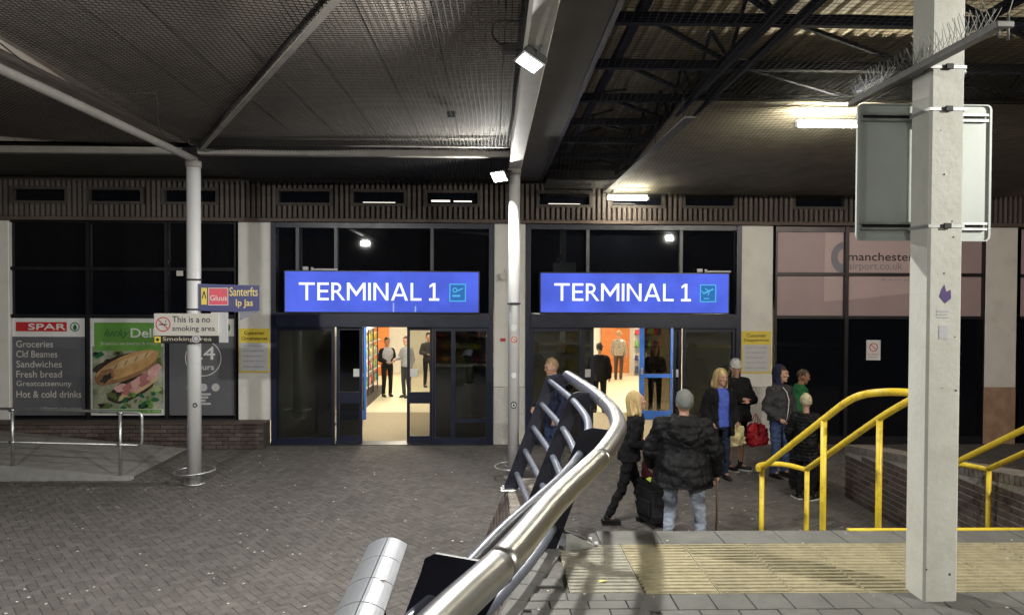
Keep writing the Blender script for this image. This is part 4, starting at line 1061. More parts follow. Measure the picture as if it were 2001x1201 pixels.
# ================================================================== CURVED STEEL RAILING
RZ = 2.02
ctrl = [(-.95, -.6, RZ), (-.55, .7, RZ), (-.163, 1.8, RZ), (.041, 2.32, RZ), (.246, 2.95, RZ), (.433, 3.45, RZ), (.597, 3.9, RZ), (.764, 4.48, RZ), (.832, 4.85, RZ), (.879, 5.4, RZ), (.872, 6.29, RZ), (.80, 7.45, RZ), (.785, 7.64, RZ)]
rail = cat(ctrl, 10)
def nrm(i):
    t = rail[min(i + 1, len(rail) - 1)] - rail[max(i - 1, 0)]; t.normalize(); return Vector((-t.y, t.x, 0)), t   # left of travel
hr = empty('curved_railing', (.3, 6, 0)); tag(hr, 'curved polished steel railing with navy plates sweeping up from the foreground', 'railing')
HO = Vector((.3, 6, 0))
def near_y(y): return min(range(len(rail)), key=lambda i: abs(rail[i].y - y))
cuts = [0, near_y(2.26), near_y(3.75), near_y(5.75), len(rail) - 1]
for k in range(4):
    s = MB(); pts = [p - HO for p in rail[cuts[k]:cuts[k + 1] + 1]]
    if k: pts[0] = pts[0].lerp(pts[1], .06)
    s.tube(pts, .054, 28); s.build('handrail', steel, hr)
for c in cuts[1:4]:
    s = MB(); n_, t_ = nrm(c); s.tube([rail[c] - HO - t_ * .006, rail[c] - HO + t_ * .006], .052, 24); s.build('joint_ring', dark_metal, hr)
def ztube(k): return 1.97 - .237 * k
def off(z): return .19 + .36 * (1.97 - z)
i0, i45, i76 = 0, near_y(4.5), near_y(7.6)
for k in range(5):
    for a, b, dz in ((i45, i76, 0.),) + (((i0, i45 + 1, -.09),) if k < 3 else ()):
        pts = []
        for i in range(a, b + 1):
            n_, t_ = nrm(i); z = ztube(k) + dz; p = rail[i] + n_ * off(z); pts.append(Vector((p.x, p.y, z)) - HO)
        s = MB(); s.tube(pts, .028, 14); s.build('infill_tube', tube_grey, hr)
for y, zb in ((7.6, .86), (6.2, .86), (4.5, .9), (2.27, TZ), (.9, TZ)):
    i = near_y(y); n_, t_ = nrm(i); c = rail[i]
    poly2 = [(-.045, 1.985), (-.02, 2.03), (.15, 2.045), (.2, 2.03), (.235, 1.99), (off(zb) + .085, zb), (off(zb) - .07, zb), (.16, 1.86), (.08, 1.9)]
    if y < 3: poly2 = [(-.045, 1.985), (-.02, 2.03), (.21, 2.04), (.245, 2.02), (.26, 1.97), (off(zb) + .1, zb), (off(zb) - .1, zb), (.1, 1.75), (.0, 1.94)]
    vs = []
    for sgn in (-1, 1):
        for u, z in poly2: p = c + n_ * u + t_ * .007 * sgn; vs.append((p.x - HO.x, p.y - HO.y, z))
    n = len(poly2); s = MB()
    s.add(vs, [list(range(n))[::-1], list(range(n, 2 * n))] + [(q, (q + 1) % n, n + (q + 1) % n, n + q) for q in range(n)])
    s.build('support_plate', plate_navy, hr)
    if y > 3:
        p = c + n_ * off(zb); s = MB(); s.bbox(p.x - .11 - HO.x, p.x + .11 - HO.x, p.y - .07 - HO.y, p.y + .07 - HO.y, zb - .005, zb + .015, .004)
        for dx in (-.08, .08):
            for dy in (-.045, .045): s.cyl((p.x + dx - HO.x, p.y + dy - HO.y, zb + .015), (p.x + dx - HO.x, p.y + dy - HO.y, zb + .035), .012, 6)
        s.build('foot_plate', galv, hr)
# loose metal foot bracket on the paving beside it
fb = empty('foot_bracket', (.53, 4.62, TZ + .016), R(18)); tag(fb, 'worn folded metal bracket on the paving beside the steel railing', 'bracket')
MB().prism([(-.09, 0), (.1, 0), (.1, .02), (.07, .035), (-.05, .1), (-.09, .105)], 'y', -.06, .06).build('folded_body', galv, fb)
MB().add([(-.085, -.05, .112), (.06, -.05, .047), (.06, .05, .047), (-.085, .05, .112), (-.085, -.05, .118), (.06, -.05, .053), (.06, .05, .053), (-.085, .05, .118)], [(0, 1, 5, 4), (1, 2, 6, 5), (2, 3, 7, 6), (3, 0, 4, 7), (4, 5, 6, 7), (0, 3, 2, 1)]).build('dark_cover', dark_metal, fb)
for y in (-.045, .045): MB().cyl((.125, y, -.005), (.125, y, .03), .013, 6).build('bolt', galv, fb)
# dropped yellow leaf
s = MB(); s.add([(-.04, 0, 0), (-.01, .018, .006), (.03, .006, .002), (.045, -.006, .004), (0, -.014, .008)], [(0, 4, 3, 2, 1)])
tag(s.build('fallen_leaf', mat('yellow_leaf', (.55, .52, .12), .7), None, (.62, 4.05, TZ + .016), .4), 'small yellow leaf on the paving below the steel railing', 'leaf')

# ================================================================== ALUMINIUM PERCH
pe = empty('perch_seat', (-.78, 5.6, 0)); tag(pe, 'long curved aluminium perch seat cap on dark supports in the left foreground', 'perch seat')
W2 = .145; ZP = .965
def arc(u): return (u * W2, ZP + .055 * (1 - u * u))
yb = [5.6, 5.2, 4.8, 4.42, 4.02, 3.6, 3.2]
for k in range(6):
    for side in (0, 1):
        us = [(-1 + q / 6) if side == 0 else q / 6 for q in range(7)]
        y0, y1 = yb[k + 1] + .005 - 5.6, yb[k] - .005 - 5.6; s = MB(); vs = []
        g_ = .0035
        for y in (y0, y1):
            for q, u in enumerate(us):
                x, z = arc(u); x += (g_ if (side == 1 and q == 0) else (-g_ if side == 0 and q == 6 else 0)); vs.append((x, y, z))
        n = 7
        vs += [(a, b, c - .012) for a, b, c in vs]
        fs = [(q, q + 1, n + q + 1, n + q) for q in range(6)] + [(2 * n + q, 3 * n + q, 3 * n + q + 1, 2 * n + q + 1) for q in range(6)]
        fs += [(q, 2 * n + q, 2 * n + q + 1, q + 1) for q in range(6)] + [(n + q, n + q + 1, 3 * n + q + 1, 3 * n + q) for q in range(6)]
        fs += [(0, n, 3 * n, 2 * n), (n - 1, 3 * n - 1, 4 * n - 1, 2 * n - 1)]
        s.add(vs, fs); s.build('cap_panel', alu, pe)
MB().prism([(arc(u / 8)[0] * .97, arc(u / 8)[1] - .016) for u in range(-8, 9)] + [(.1, ZP - .06), (-.1, ZP - .06)], 'y', -2.38, -.01).build('carrier', p_black, pe)
MB().bbox(.05, .1, -.82, -.8, 1.0085, 1.016, .002).build('keyhole_plate', p_white, pe)
for y in (-.9, -2.2):
    s = MB(); s.prism([(-.1, ZP - .05), (.1, ZP - .05), (.18, 0), (-.02, 0)], 'y', y - .03, y + .03); s.build('leg', dark_metal, pe)
    MB().bbox(-.1, .24, y - .08, y + .08, 0, .015, .004).build('foot_plate', galv, pe)

# ================================================================== YELLOW RAILS
def yellow_rail(dx, lab):
    e = empty('yellow_handrail', (2.9 + dx, 7.2, 0)); tag(e, lab, 'handrail', 'yellow double handrails on the steps'); O = Vector((2.9 + dx, 7.2, 0))
    def T2(name, pts, r, n=12):
        s = MB(); s.tube([Vector((p[0] + dx, p[1], p[2])) - O for p in pts], r, n); return s.build(name, yellow, e)
    T2('rail', cat([(2.67, 7.2, 1.16), (2.68, 6.5, 1.54), (2.69, 5.9, 1.865), (2.685, 5.5, 2.065), (2.7, 5.27, 2.15), (2.78, 5.13, 2.185), (2.9, 5.08, 2.19), (3.02, 5.12, 2.18), (3.085, 5.22, 2.15), (3.1, 5.4, 2.085), (3.12, 5.85, 1.88), (3.12, 6.5, 1.53), (3.12, 7.2, 1.15)], 6), .027, 14)
    T2('end_loop', cat([(2.62, 7.16, 1.16), (2.68, 7.32, 1.155), (2.78, 7.42, 1.15), (2.9, 7.44, 1.148), (3.02, 7.38, 1.145), (3.12, 7.2, 1.14)], 6), .025, 12)
    for x, y, z, zb in ((2.67, 7.2, 1.15, 0), (3.12, 7.2, 1.14, 0), (2.69, 5.9, 1.85, TZ - .18 * 4), (3.12, 5.85, 1.87, TZ - .18 * 4)):
        T2('post', [(x, y, zb), (x, y, z)], .024)
        s = MB(); s.cyl(Vector((x + dx, y, zb)) - O, Vector((x + dx, y, zb + .012)) - O, .06, 14); s.build('base_plate', yellow, e)
yellow_rail(0, 'bright yellow double handrail left of the square pillar')
yellow_rail(1.83, 'bright yellow double handrail right of the square pillar')

# ================================================================== SQUARE PILLAR, SIGN BACK, BIRD SPIKES
pi_ = empty('square_pillar', (2.34, 3.85, TZ)); tag(pi_, 'cream painted square steel pillar in the right foreground, chipped and stickered', 'pillar')
MB().bbox(-.09, .09, -.09, .09, 0, 4.3, .012).build('shaft', pillar_m, pi_)
MB().bbox(-.115, .115, -.115, .115, .0, .012, .004).build('base_plate', slab_m, pi_)
def strap(z, nm='strap'):
    s = MB()
    for a in ((-.0945, .0945, -.0945, -.091), (-.0945, .0945, .091, .0945), (-.0945, -.091, -.091, .091), (.091, .0945, -.091, .091)): s.box(a[0], a[1], a[2], a[3], z, z + .016)
    o = s.build(nm, galv, pi_); s = MB(); s.bbox(-.02, .02, -.108, -.095, z - .006, z + .022, .003); s.build('buckle', dark_metal, o)
strap(3.815 - TZ); strap(3.215 - TZ); strap(4.03 - TZ)
s = MB(); s.cyl((.095, 0, 4.04 - TZ), (.15, 0, 4.04 - TZ), .008); s.cyl((.12, 0, 4.04 - TZ), (.128, 0, 4.04 - TZ), .035, 10); s.build('clamp_stud', galv, pi_)
s = MB(); s.prism([(-.03, 1.60), (.0, 1.565), (.03, 1.59), (.028, 1.635), (.005, 1.625), (-.005, 1.66), (-.02, 1.635)], 'y', -.0925, -.0905); s.build('sticker', paint('purple_sticker', (.09, .05, .2)), pi_)
for (a, b, c, d) in ((-.045, .02, 1.52, 1.53), (-.045, .01, 1.505, 1.512), (-.04, .02, 1.49, 1.498), (-.03, .015, 1.38, 1.45)):
    MB().box(a, b, -.0922, -.0905, c, d).build('sticker_residue', p_ltgrey, pi_)
for k in range(16):
    x = rnd.uniform(-.08, .08); z = rnd.uniform(.05, 2.6); r = rnd.uniform(.003, .008)
    s = MB(); s.prism([(x + r * rnd.uniform(.5, 1.3) * math.cos(q), z + r * rnd.uniform(.5, 1.3) * math.sin(q)) for q in [k2 * 1.05 for k2 in range(6)]], 'y', -.0915, -.0903); s.build('paint_chip', dark_metal if k % 3 else p_white, pi_)

sb = empty('road_sign_back', (2.375, 4.03, 3.165)); tag(sb, 'back of a rounded grey sign panel strapped behind the square pillar', 'sign')
def rrect(w, h, r, n=6):
    pts = []
    for cx, cy, a in ((w - r, r, -90), (w - r, h - r, 0), (-w + r, h - r, 90), (-w + r, r, 180)):
        for k in range(n + 1): q = R(a + 90 * k / n); pts.append((cx + r * math.cos(q), cy + r * math.sin(q)))
    return pts
MB().prism(rrect(.375, .75, .03), 'y', 0, .004).build('panel', signback, sb)
s = MB(); op_ = rrect(.375, .75, .03); ip = rrect(.363, .738, .022); ip = [(a, b + .006) for a, b in ip]; n = len(op_)
s.add([(a, -.012, b) for a, b in op_] + [(a, -.012, b) for a, b in ip] + [(a, 0, b) for a, b in op_] + [(a, 0, b) for a, b in ip],
      [(k, (k + 1) % n, n + (k + 1) % n, n + k) for k in range(n)] + [(k, 2 * n + k, 2 * n + (k + 1) % n, (k + 1) % n) for k in range(n)] + [(n + k, n + (k + 1) % n, 3 * n + (k + 1) % n, 3 * n + k) for k in range(n)])
s.build('rim', signback, sb)
for z in (.655, .06):
    ch = MB(); ch.box(-.35, .35, -.022, -.001, z, z + .012); ch.box(-.35, .35, -.022, -.001, z + .03, z + .042); ch.build('channel', galv, sb)
    MB().box(-.34, .34, -.003, -.0008, z + .0125, z + .0295).build('channel_slot', p_black, sb)
    MB().box(-.06, .06, -.09, -.0225, z + .002, z + .01).build('clip', galv, sb)

galv_dull = mat('dull_galvanised_steel', (.2, .2, .195), .55, metal=.5, var=.2, scale=18)
sp = empty('bird_spike_bar', (2.2, 3.2, 4.02)); tag(sp, 'grey bar with bird spikes running past the top of the square pillar', 'bird spikes')
MB().bbox(-.022, .022, -.02, 1.3, 0, .035, .004).build('bar', galv_dull, sp)
MB().box(.022, .05, .6, .66, .005, .03).build('wall_bracket', galv_dull, sp)
MB().box(-.012, .012, 0, 1.28, .0355, .041).build('spike_strip', galv_dull, sp)
for k in range(36):
    y = .02 + k * .035; c = rnd.uniform(-.1, .1)
    s = MB()
    for a in (-.5, 0, .55):
        a += rnd.uniform(-.12, .12); l = .11 + rnd.uniform(-.01, .01); s.bar((0, y, .04), (l * math.sin(a), y + l * .35 * math.sin(c * 8 + a), .04 + l * math.cos(a)), .0019, .0019)
    s.build('spike', galv_dull, sp)
s = MB(); s.bbox(-.03, .05, -.05, -.02, .0, .03, .005); s.cyl((.03, -.035, -.05), (.03, -.035, .06), .006); s.cyl((-.01, -.035, -.04), (-.01, -.035, 0), .005); s.bar((.03, -.035, .06), (.1, -.02, .26), .002)
s.build('end_clamp', galv_dull, sp)

# ================================================================== PEOPLE
def remesh(mb, name, m, root, voxel=.009, smooth=3, fold=0., ffreq=7., quilt=None, keep=None, seed=0., stretch=(1, 1, 1)):
    me = mb.mesh(name, m); o = bpy.data.objects.new(name, me)
    r = o.modifiers.new('r', 'REMESH'); r.mode = 'VOXEL'; r.voxel_size = voxel
    if smooth: q = o.modifiers.new('s', 'SMOOTH'); q.factor = .5; q.iterations = smooth
    me2 = baked(o)
    bpy.data.objects.remove(o); bpy.data.meshes.remove(me)
    n = len(me2.vertices); co = np.empty(n * 3); me2.vertices.foreach_get('co', co); co = co.reshape(-1, 3)
    if fold or quilt:
        nr = np.empty(n * 3); me2.vertex_normals.foreach_get('vector', nr); nr = nr.reshape(-1, 3)
        d = np.zeros(n)
        if fold:
            for i in range(n):
                p = co[i]; d[i] += fold * mnoise.turbulence(Vector((p[0] * ffreq * stretch[0] + seed, p[1] * ffreq * stretch[1], p[2] * ffreq * stretch[2])), 3, False) - fold * .25
        if quilt: d += quilt[0] * (np.abs(np.sin(co[:, 2] * math.pi / quilt[1] + .6 * np.sin(co[:, 0] * 9 + seed))) ** .6 - .6)
        co = co + nr * d[:, None]
        me2.vertices.foreach_set('co', co.ravel())
    if keep:
        bm = bmesh.new(); bm.from_mesh(me2)
        bmesh.ops.delete(bm, geom=[v for v in bm.verts if not keep(v.co)], context='VERTS'); bm.to_mesh(me2); bm.free()
    if not me2.materials: me2.materials.append(m)
    me2.polygons.foreach_set('use_smooth', [True] * len(me2.polygons)); me2.update(); me2.name = name
    return link(name, me2, root)

def cloth(name, c, rough=.85, **k): return mat(name, c, rough, var=k.pop('var', .2), scale=k.pop('scale', 20), bump=k.pop('bump', .25), bscale=k.pop('bscale', 260), coords='obj', spec=k.pop('spec', .2), **k)
skin_m = mat('skin', (.52, .3, .22), .5, var=.08, scale=30, coords='obj', spec=.35)
skin_d = mat('skin_tanned', (.36, .19, .12), .5, var=.08, scale=30, coords='obj', spec=.35)
eye_m = paint('dark_eye', (.02, .015, .012), .2); lip_m = paint('lips', (.34, .12, .1))
black_cloth = cloth('black_cloth', (.008, .008, .01)); dark_grey_cloth = cloth('dark_grey_cloth', (.045, .045, .05)); navy_cloth = cloth('navy_cloth', (.018, .022, .05))
denim = cloth('blue_denim', (.045, .07, .15), scale=9); denim_pale = cloth('washed_pale_denim', (.2, .24, .32), scale=4, c2=(.38, .43, .52)); denim_dark = cloth('dark_denim', (.02, .03, .06), scale=9)
puffer = cloth('black_puffer', (.006, .006, .0075), .6, bump=.05, spec=.2); blue_top = cloth('bright_blue_top', (.075, .12, .52)); grey_shirt = cloth('grey_shirt', (.3, .3, .33)); green_cloth = cloth('green_hoodie_cloth', (.02, .14, .05))
pattern = cloth('mottled_shirt', (.12, .1, .09), scale=30, c2=(.5, .45, .38)); knit_grey = cloth('grey_knit', (.17, .18, .17), bscale=90, bump=.8); knit_cream = cloth('cream_knit', (.55, .5, .33), bscale=90, bump=.8)
hair_blond = mat('blond_hair', (.56, .42, .2), .5, var=.35, scale=60, stretch=(1, 1, .15), coords='obj'); hair_brown = mat('brown_hair', (.06, .035, .02), .5, var=.3, scale=60, coords='obj'); hair_dark = mat('dark_hair', (.012, .01, .009), .5, var=.3, scale=60, coords='obj')
hair_fair = mat('fair_short_hair', (.3, .2, .1), .5, var=.35, scale=60, coords='obj')
shoe_black = cloth('black_shoe', (.012, .012, .013), .45, spec=.5); sole_white = paint('white_sole', (.7, .7, .7)); cap_grey = cloth('pale_grey_cap', (.42, .42, .42))

DEF = dict(hipL=(-.095, 0, .92), hipR=(.095, 0, .92), kneeL=(-.105, -.02, .49), kneeR=(.105, -.02, .49), ankL=(-.11, .02, .085), ankR=(.11, .02, .085),
           shL=(-.175, .01, 1.385), shR=(.175, .01, 1.385), elL=(-.25, .03, 1.13), elR=(.25, .03, 1.13), wrL=(-.25, -.06, .89), wrR=(.25, -.06, .89),
           pel=(0, 0, .95), chest=(0, 0, 1.28), neck=(0, .01, 1.46))
def person(label, loc, rz, h, pose=None, head=(0, 0), skin=skin_m, top=None, legs=None, shoes=shoe_black, hair=None, hat=None, far=False, feet=(0, 0), fat=1., sleeves=True, bare=0., inner=None, extra=None, seed=1.):
    """local frame: faces -Y, L is -X.  head = (yaw, pitch)"""
    J = {k: Vector(v) for k, v in DEF.items()}
    for k, v in (pose or {}).items(): J[k] = Vector(v)
    root = empty('person', loc, rz); s_ = h / 1.75; root.scale = (s_, s_, s_); tag(root, label, 'person')
    vx = .016 if far else .0085
    nk = J['neck']; HR = Matrix.Rotation(R(head[0]), 3, 'Z') @ Matrix.Rotation(R(head[1]), 3, 'X')
    HS = 1.09
    def H(p): return nk + Vector((0, 0, .015)) + HR @ Vector(p) * HS
    def He(mb, c, r): mb.ell(H(c), tuple(q * HS for q in r), rot=HR)
    # ---- body
    b = MB(); hc = (0, -.018, .17)
    He(b, hc, (.074, .094, .108)); He(b, (0, -.045, .1), (.052, .058, .052)); b.rc(nk - Vector((0, 0, .06)), H((0, -.005, .1)), .056, .052)
    b.rc(H((0, -.108, .175)), H((0, -.122, .142)), .009, .0145); He(b, (0, -.1, .2), (.05, .016, .013)); He(b, (0, -.098, .108), (.026, .014, .012)); He(b, (0, -.088, .068), (.026, .02, .018))
    for sx in (-1, 1): He(b, (sx * .077, -.005, .155), (.012, .02, .032)); He(b, (sx * .04, -.085, .15), (.022, .02, .02))
    b.loft([((J['pel'].x, J['pel'].y, .86), .13, .09), ((J['pel'].x, J['pel'].y, .98), .14, .095), (tuple(J['chest'] + Vector((0, 0, -.15))), .12, .085), (tuple(J['chest']), .145, .095), (tuple(J['chest'] + Vector((0, 0, .12))), .14, .08), (tuple(nk + Vector((0, 0, -.02))), .06, .055)], 16)
    for S in 'LR':
        sg = -1 if S == 'L' else 1
        b.rc(J['sh' + S], J['el' + S], .04, .032); b.rc(J['el' + S], J['wr' + S], .032, .025)
        b.rc(J['sh' + S], J['chest'] + Vector((sg * .06, 0, .1)), .045, .06)
        cv = 1 if bare else .72; b.rc(J['hip' + S], J['knee' + S], .075 * cv, .05 * cv); b.rc(J['knee' + S] + Vector((0, .01, -.1)), J['ank' + S], .05 * cv, .034 * cv); b.rc(J['knee' + S], J['ank' + S], .046 * cv, .034 * cv)
        b.rc(J['ank' + S], J['ank' + S] + HRf(feet, S) @ Vector((0, -.12, -.045)), .034, .03)
        # hand: palm, four curled fingers and a thumb
        d = (J['wr' + S] - J['el' + S]).normalized(); w = J['wr' + S]
        side = d.cross(Vector((0, 1, 0)));
        if side.length < .3: side = d.cross(Vector((1, 0, 0)))
        side.normalize(); fwd = side.cross(d) * (1 if (side.cross(d)).y < 0 else -1)
        # finger spread runs front to back, palm faces the body
        acr = fwd.normalized(); inn = Vector((-sg, 0, 0)); inn = (inn - d * inn.dot(d)); inn.normalize()
        b.rc(w + d * .01, w + d * .07, .026, .03); b.rc(w + d * .045 + acr * .022, w + d * .078 + acr * .026, .017, .013); b.rc(w + d * .045 - acr * .022, w + d * .075 - acr * .026, .017, .013)
        for q, fl in zip((-.034, -.0115, .0115, .034), (.05, .066, .07, .062)):
            p0 = w + d * .08 + acr * q; p1 = p0 + d * fl * .55 + inn * .012; p2 = p1 + d * fl * .4 + inn * .026
            b.rc(p0, p1, .0088, .008, 8); b.rc(p1, p2, .008, .0068, 8)
        t0 = w + d * .03 + acr * .03; t1 = t0 + d * .035 + acr * .022 + inn * .012; b.rc(t0, t1, .0125, .01, 8); b.rc(t1, t1 + d * .028 + inn * .01, .01, .008, 8)
    remesh(b, 'body', skin, root, vx, 2)
    if not far:
        s = MB()
        for sx in (-1, 1): He(s, (sx * .031, -.1, .172), (.0135, .008, .007))
        s.build('eyes', eye_m, root); s = MB(); He(s, (0, -.111, .108), (.021, .006, .0055)); s.build('mouth', lip_m, root)
    # ---- legs
    if legs:
        m, ex = legs; q = MB(); hem = bare
        q.loft([((J['pel'].x, J['pel'].y, .82), .14 * fat, .1 * fat), ((J['pel'].x, J['pel'].y, .95), .155 * fat, .115 * fat), ((J['pel'].x, J['pel'].y, 1.06), .145 * fat, .105 * fat)], 18)
        for S in 'LR':
            k, a, hp = J['knee' + S], J['ank' + S], J['hip' + S]
            q.rc(hp, k, .088 + ex, .062 + ex)
            if not bare: q.rc(k, a + Vector((0, 0, -.01)), .06 + ex, .05 + ex * .8)
        remesh(q, 'trousers' if not bare else 'shorts', m, root, vx, 3, .018 if not far else 0, 9, seed=seed, stretch=(1, 1, 1.6))
    if bare:
        q = MB()
        for S in 'LR': q.rc(J['ank' + S] + Vector((0, 0, .08)), J['ank' + S], .042, .042)
        remesh(q, 'socks', black_cloth, root, .01, 1)
    for S in 'LR':
        a = J['ank' + S]; F_ = HRf(feet, S); q = MB()
        q.rc(a + Vector((0, .0, -.03)), a + F_ @ Vector((0, -.15, -.05)), .046, .034); q.rc(a + F_ @ Vector((0, .045, -.04)), a + F_ @ Vector((0, -.1, -.045)), .04, .04); q.rc(a + Vector((0, 0, .02)), a, .045, .046)
        sh = remesh(q, 'shoe', shoes if not isinstance(shoes, tuple) else shoes[0], root, .01, 2)
        q = MB(); pts = [(.034, .07), (.04, -.02), (.046, -.11), (.03, -.185), (-.03, -.185), (-.046, -.11), (-.04, -.02), (-.034, .07)]
        vs = [a + F_ @ Vector((x, y, -.085)) for x, y in pts] + [a + F_ @ Vector((x, y, -.062)) for x, y in pts]
        q.add(vs, [list(range(8))[::-1], list(range(8, 16))] + [(k, (k + 1) % 8, 8 + (k + 1) % 8, 8 + k) for k in range(8)])
        q.build('sole', shoes[1] if isinstance(shoes, tuple) else shoe_black, sh)
    # ---- upper garment
    def garment(name, m, hem, ex, flare=0., neckz=.0, sl=True, quilt=None, fold=.02, keep=None, slen=1.):
        q = MB(); P_, C_ = J['pel'], J['chest']
        def c_at(z):
            t = min(1, max(0, (z - P_.z) / (C_.z - P_.z))); return P_.lerp(C_, t)
        rings = []
        for z, rx, ry in ((hem, .165 + flare, .125 + flare), (max(hem + .05, 1.0), .16 + flare * .5, .12 + flare * .5), (1.14, .155, .112), (1.3, .18, .122), (1.40, .175, .108), (1.455, .11, .085), (1.49 + neckz, .07, .07)):
            c = c_at(z); 
            if z > 1.38: c = C_.lerp(nk, min(1, (z - 1.28) / .2))
            rings.append(((c.x, c.y, z), rx * fat + ex, ry * fat * 1.02 + ex))
        q.loft(rings, 24)
        if sl:
            for S in 'LR':
                e_, w_ = J['el' + S], J['wr' + S]
                sg = -1 if S == 'L' else 1
                q.rc(C_ + Vector((sg * .06, .0, .1)), J['sh' + S], .075 + ex, .062 + ex)
                q.rc(J['sh' + S], e_, .062 + ex, .052 + ex)
                if slen >= 1: q.rc(e_, e_.lerp(w_, .93), .052 + ex, .04 + ex * .7)
        return remesh(q, name, m, root, vx, 3, fold if not far else .008, 8, quilt, keep, seed)
    if top: 
        g_ = garment(**{k: v for k, v in top.items() if k != 'collar'})
    if inner: garment(**inner)
    # ---- hair and hats
    inv = HR.transposed(); base = nk + Vector((0, 0, .015))
    def L_(p): return inv @ (p - base) / HS
    if hair:
        m, kind = hair; q = MB(); He(q, (0, -.006, .188), (.084, .103, .108))
        if kind in ('long', 'bob'):
            bot = -.06 if kind == 'long' else .02
            for sx in (-1, 1):
                for yy in (-.03, .02, .06): q.rc(H((sx * .075, yy, .17)), H((sx * (.085 + .01 * (yy > 0)), yy + .005, bot + rnd.uniform(-.02, .02))), .03, .024)
            q.rc(H((0, .075, .17)), H((0, .085, bot)), .05, .045); q.rc(H((.04, .07, .17)), H((.045, .08, bot)), .045, .035); q.rc(H((-.04, .07, .17)), H((-.045, .08, bot)), .045, .035)
        def kp(p):
            p = L_(p)
            if kind in ('long', 'bob'): return not (p.y < -.045 and p.z < .215 + .02 * math.sin(p.x * 40)) or p.z > .235
            return p.z > (.225 if p.y < -.05 else (.165 if p.y < .03 else .1))
        remesh(q, 'hair', m, root, .009, 2, .02, 16, keep=kp, stretch=(1.5, 1.5, .3))
        if kind in ('long', 'bob') and not far:
            q = MB(); sr = random.Random(int(seed * 10)); bot = -.06 if kind == 'long' else .02
            for k in range(230):
                a = R(sr.uniform(-112, 112)); ca_, sa_ = math.cos(a), math.sin(a); e_ = sr.uniform(-.012, .012); bz = bot + sr.uniform(-.035, .03)
                rx, ry = .094 + e_ * .5, .112 + e_ * .5; jit = sr.uniform(-.05, .05)
                pts = [H((.02 * sa_ + sr.uniform(-.01, .01), .0 + .03 * ca_, .3)), H((rx * .62 * sa_, .0 + ry * .62 * ca_, .282)), H((rx * .95 * sa_, ry * .95 * ca_, .225)), H((rx * 1.04 * math.sin(a + jit * .4), ry * 1.02 * math.cos(a + jit * .4), .16)), H((rx * 1.1 * math.sin(a + jit), ry * 1.02 * math.cos(a + jit), .08)), H((rx * (1.1 + e_ * 4) * math.sin(a + jit * 1.6), ry * (.98 + e_ * 4) * math.cos(a + jit * 1.6), bz))]
                q.tube(cat(pts, 3), .004, 4, rad=[.0045 * (1 - .5 * i / 15) for i in range(16)])
            q.build('hair_strands', m, root)
    if hat:
        kind, m = hat; q = MB()
        if kind == 'beanie':
            He(q, (0, -.002, .195), (.09, .109, .115)); o = remesh(q, 'knitted_hat', m, root, .009, 2, .006, 14, keep=lambda p: L_(p).z > .15 + .03 * L_(p).y / -.1)
            q = MB(); He(q, (0, -.002, .195), (.096, .115, .12)); remesh(q, 'turn_up', m, root, .009, 2, .004, 14, keep=lambda p: .148 + .03 * L_(p).y / -.1 < L_(p).z < .2 + .03 * L_(p).y / -.1).parent = o
        if kind == 'cap':
            He(q, (0, -.004, .2), (.087, .107, .1)); o = remesh(q, 'cap', m, root, .009, 2, keep=lambda p: L_(p).z > .2)
            q = MB(); vs = [H((.075 * math.cos(a), -.075 - (.085 * math.sin(a)), .205 - .012 * math.sin(a))) for a in [math.pi * k / 10 for k in range(11)]]
            n_ = len(vs); vs2 = [v + HR @ Vector((0, 0, .006)) for v in vs]; q.add(vs + vs2, [list(range(n_))[::-1], list(range(n_, 2 * n_))] + [(k, (k + 1) % n_, n_ + (k + 1) % n_, n_ + k) for k in range(n_)]); q.build('visor', m, o)
        if kind == 'hood':
            He(q, (0, .012, .18), (.103, .118, .135)); q.rc(H((0, .03, .09)), nk + Vector((0, .02, -.01)), .095, .1)
            remesh(q, 'hood', m, root, .009, 2, .01, 10, keep=lambda p: not (L_(p).y < -.045 and L_(p).z > .045))
    return root, H, J
def HRf(feet, S): return Matrix.Rotation(R(feet[0] if S == 'L' else feet[1]), 3, 'Z')
def child(root, name, m, mb): return mb.build(name, m, root)

# man in a puffer jacket with a walking stick, seen from behind
r1, H1, J1 = person('broad man in black puffer jacket, grey beanie and pale jeans, back turned', (2.12, 8.12, 0), R(180 - 8), 1.77,
    dict(hipL=(-.11, 0, .9), hipR=(.11, 0, .9), kneeL=(-.19, -.03, .48), kneeR=(.13, -.03, .48), ankL=(-.2, .02, .085), ankR=(.16, .0, .085), shL=(-.225, .01, 1.4), shR=(.225, .01, 1.4), elL=(-.345, .02, 1.13), elR=(.335, -.04, 1.12), wrL=(-.38, -.1, .86), wrR=(.33, -.18, .93), chest=(.0, -.03, 1.28), neck=(-.02, -.07, 1.45)),
    head=(12, -6), top=dict(name='puffer_jacket', m=puffer, hem=.76, ex=.048, flare=.045, neckz=.02, quilt=(.006, .1), fold=.02), legs=(denim_pale, .012), hat=('beanie', knit_grey), hair=(hair_fair, 'short'), fat=1.38, seed=2.)
q = MB(); q.loft([((0, .13, 1.20), .09, .05), ((0, .14, 1.26), .15, .07), ((0, .12, 1.36), .185, .085), ((0, .08, 1.46), .17, .1), ((0, .04, 1.51), .12, .1)], 20)
remesh(q, 'hood_down', puffer, r1, .01, 3, .03, 9, quilt=(.008, .07))
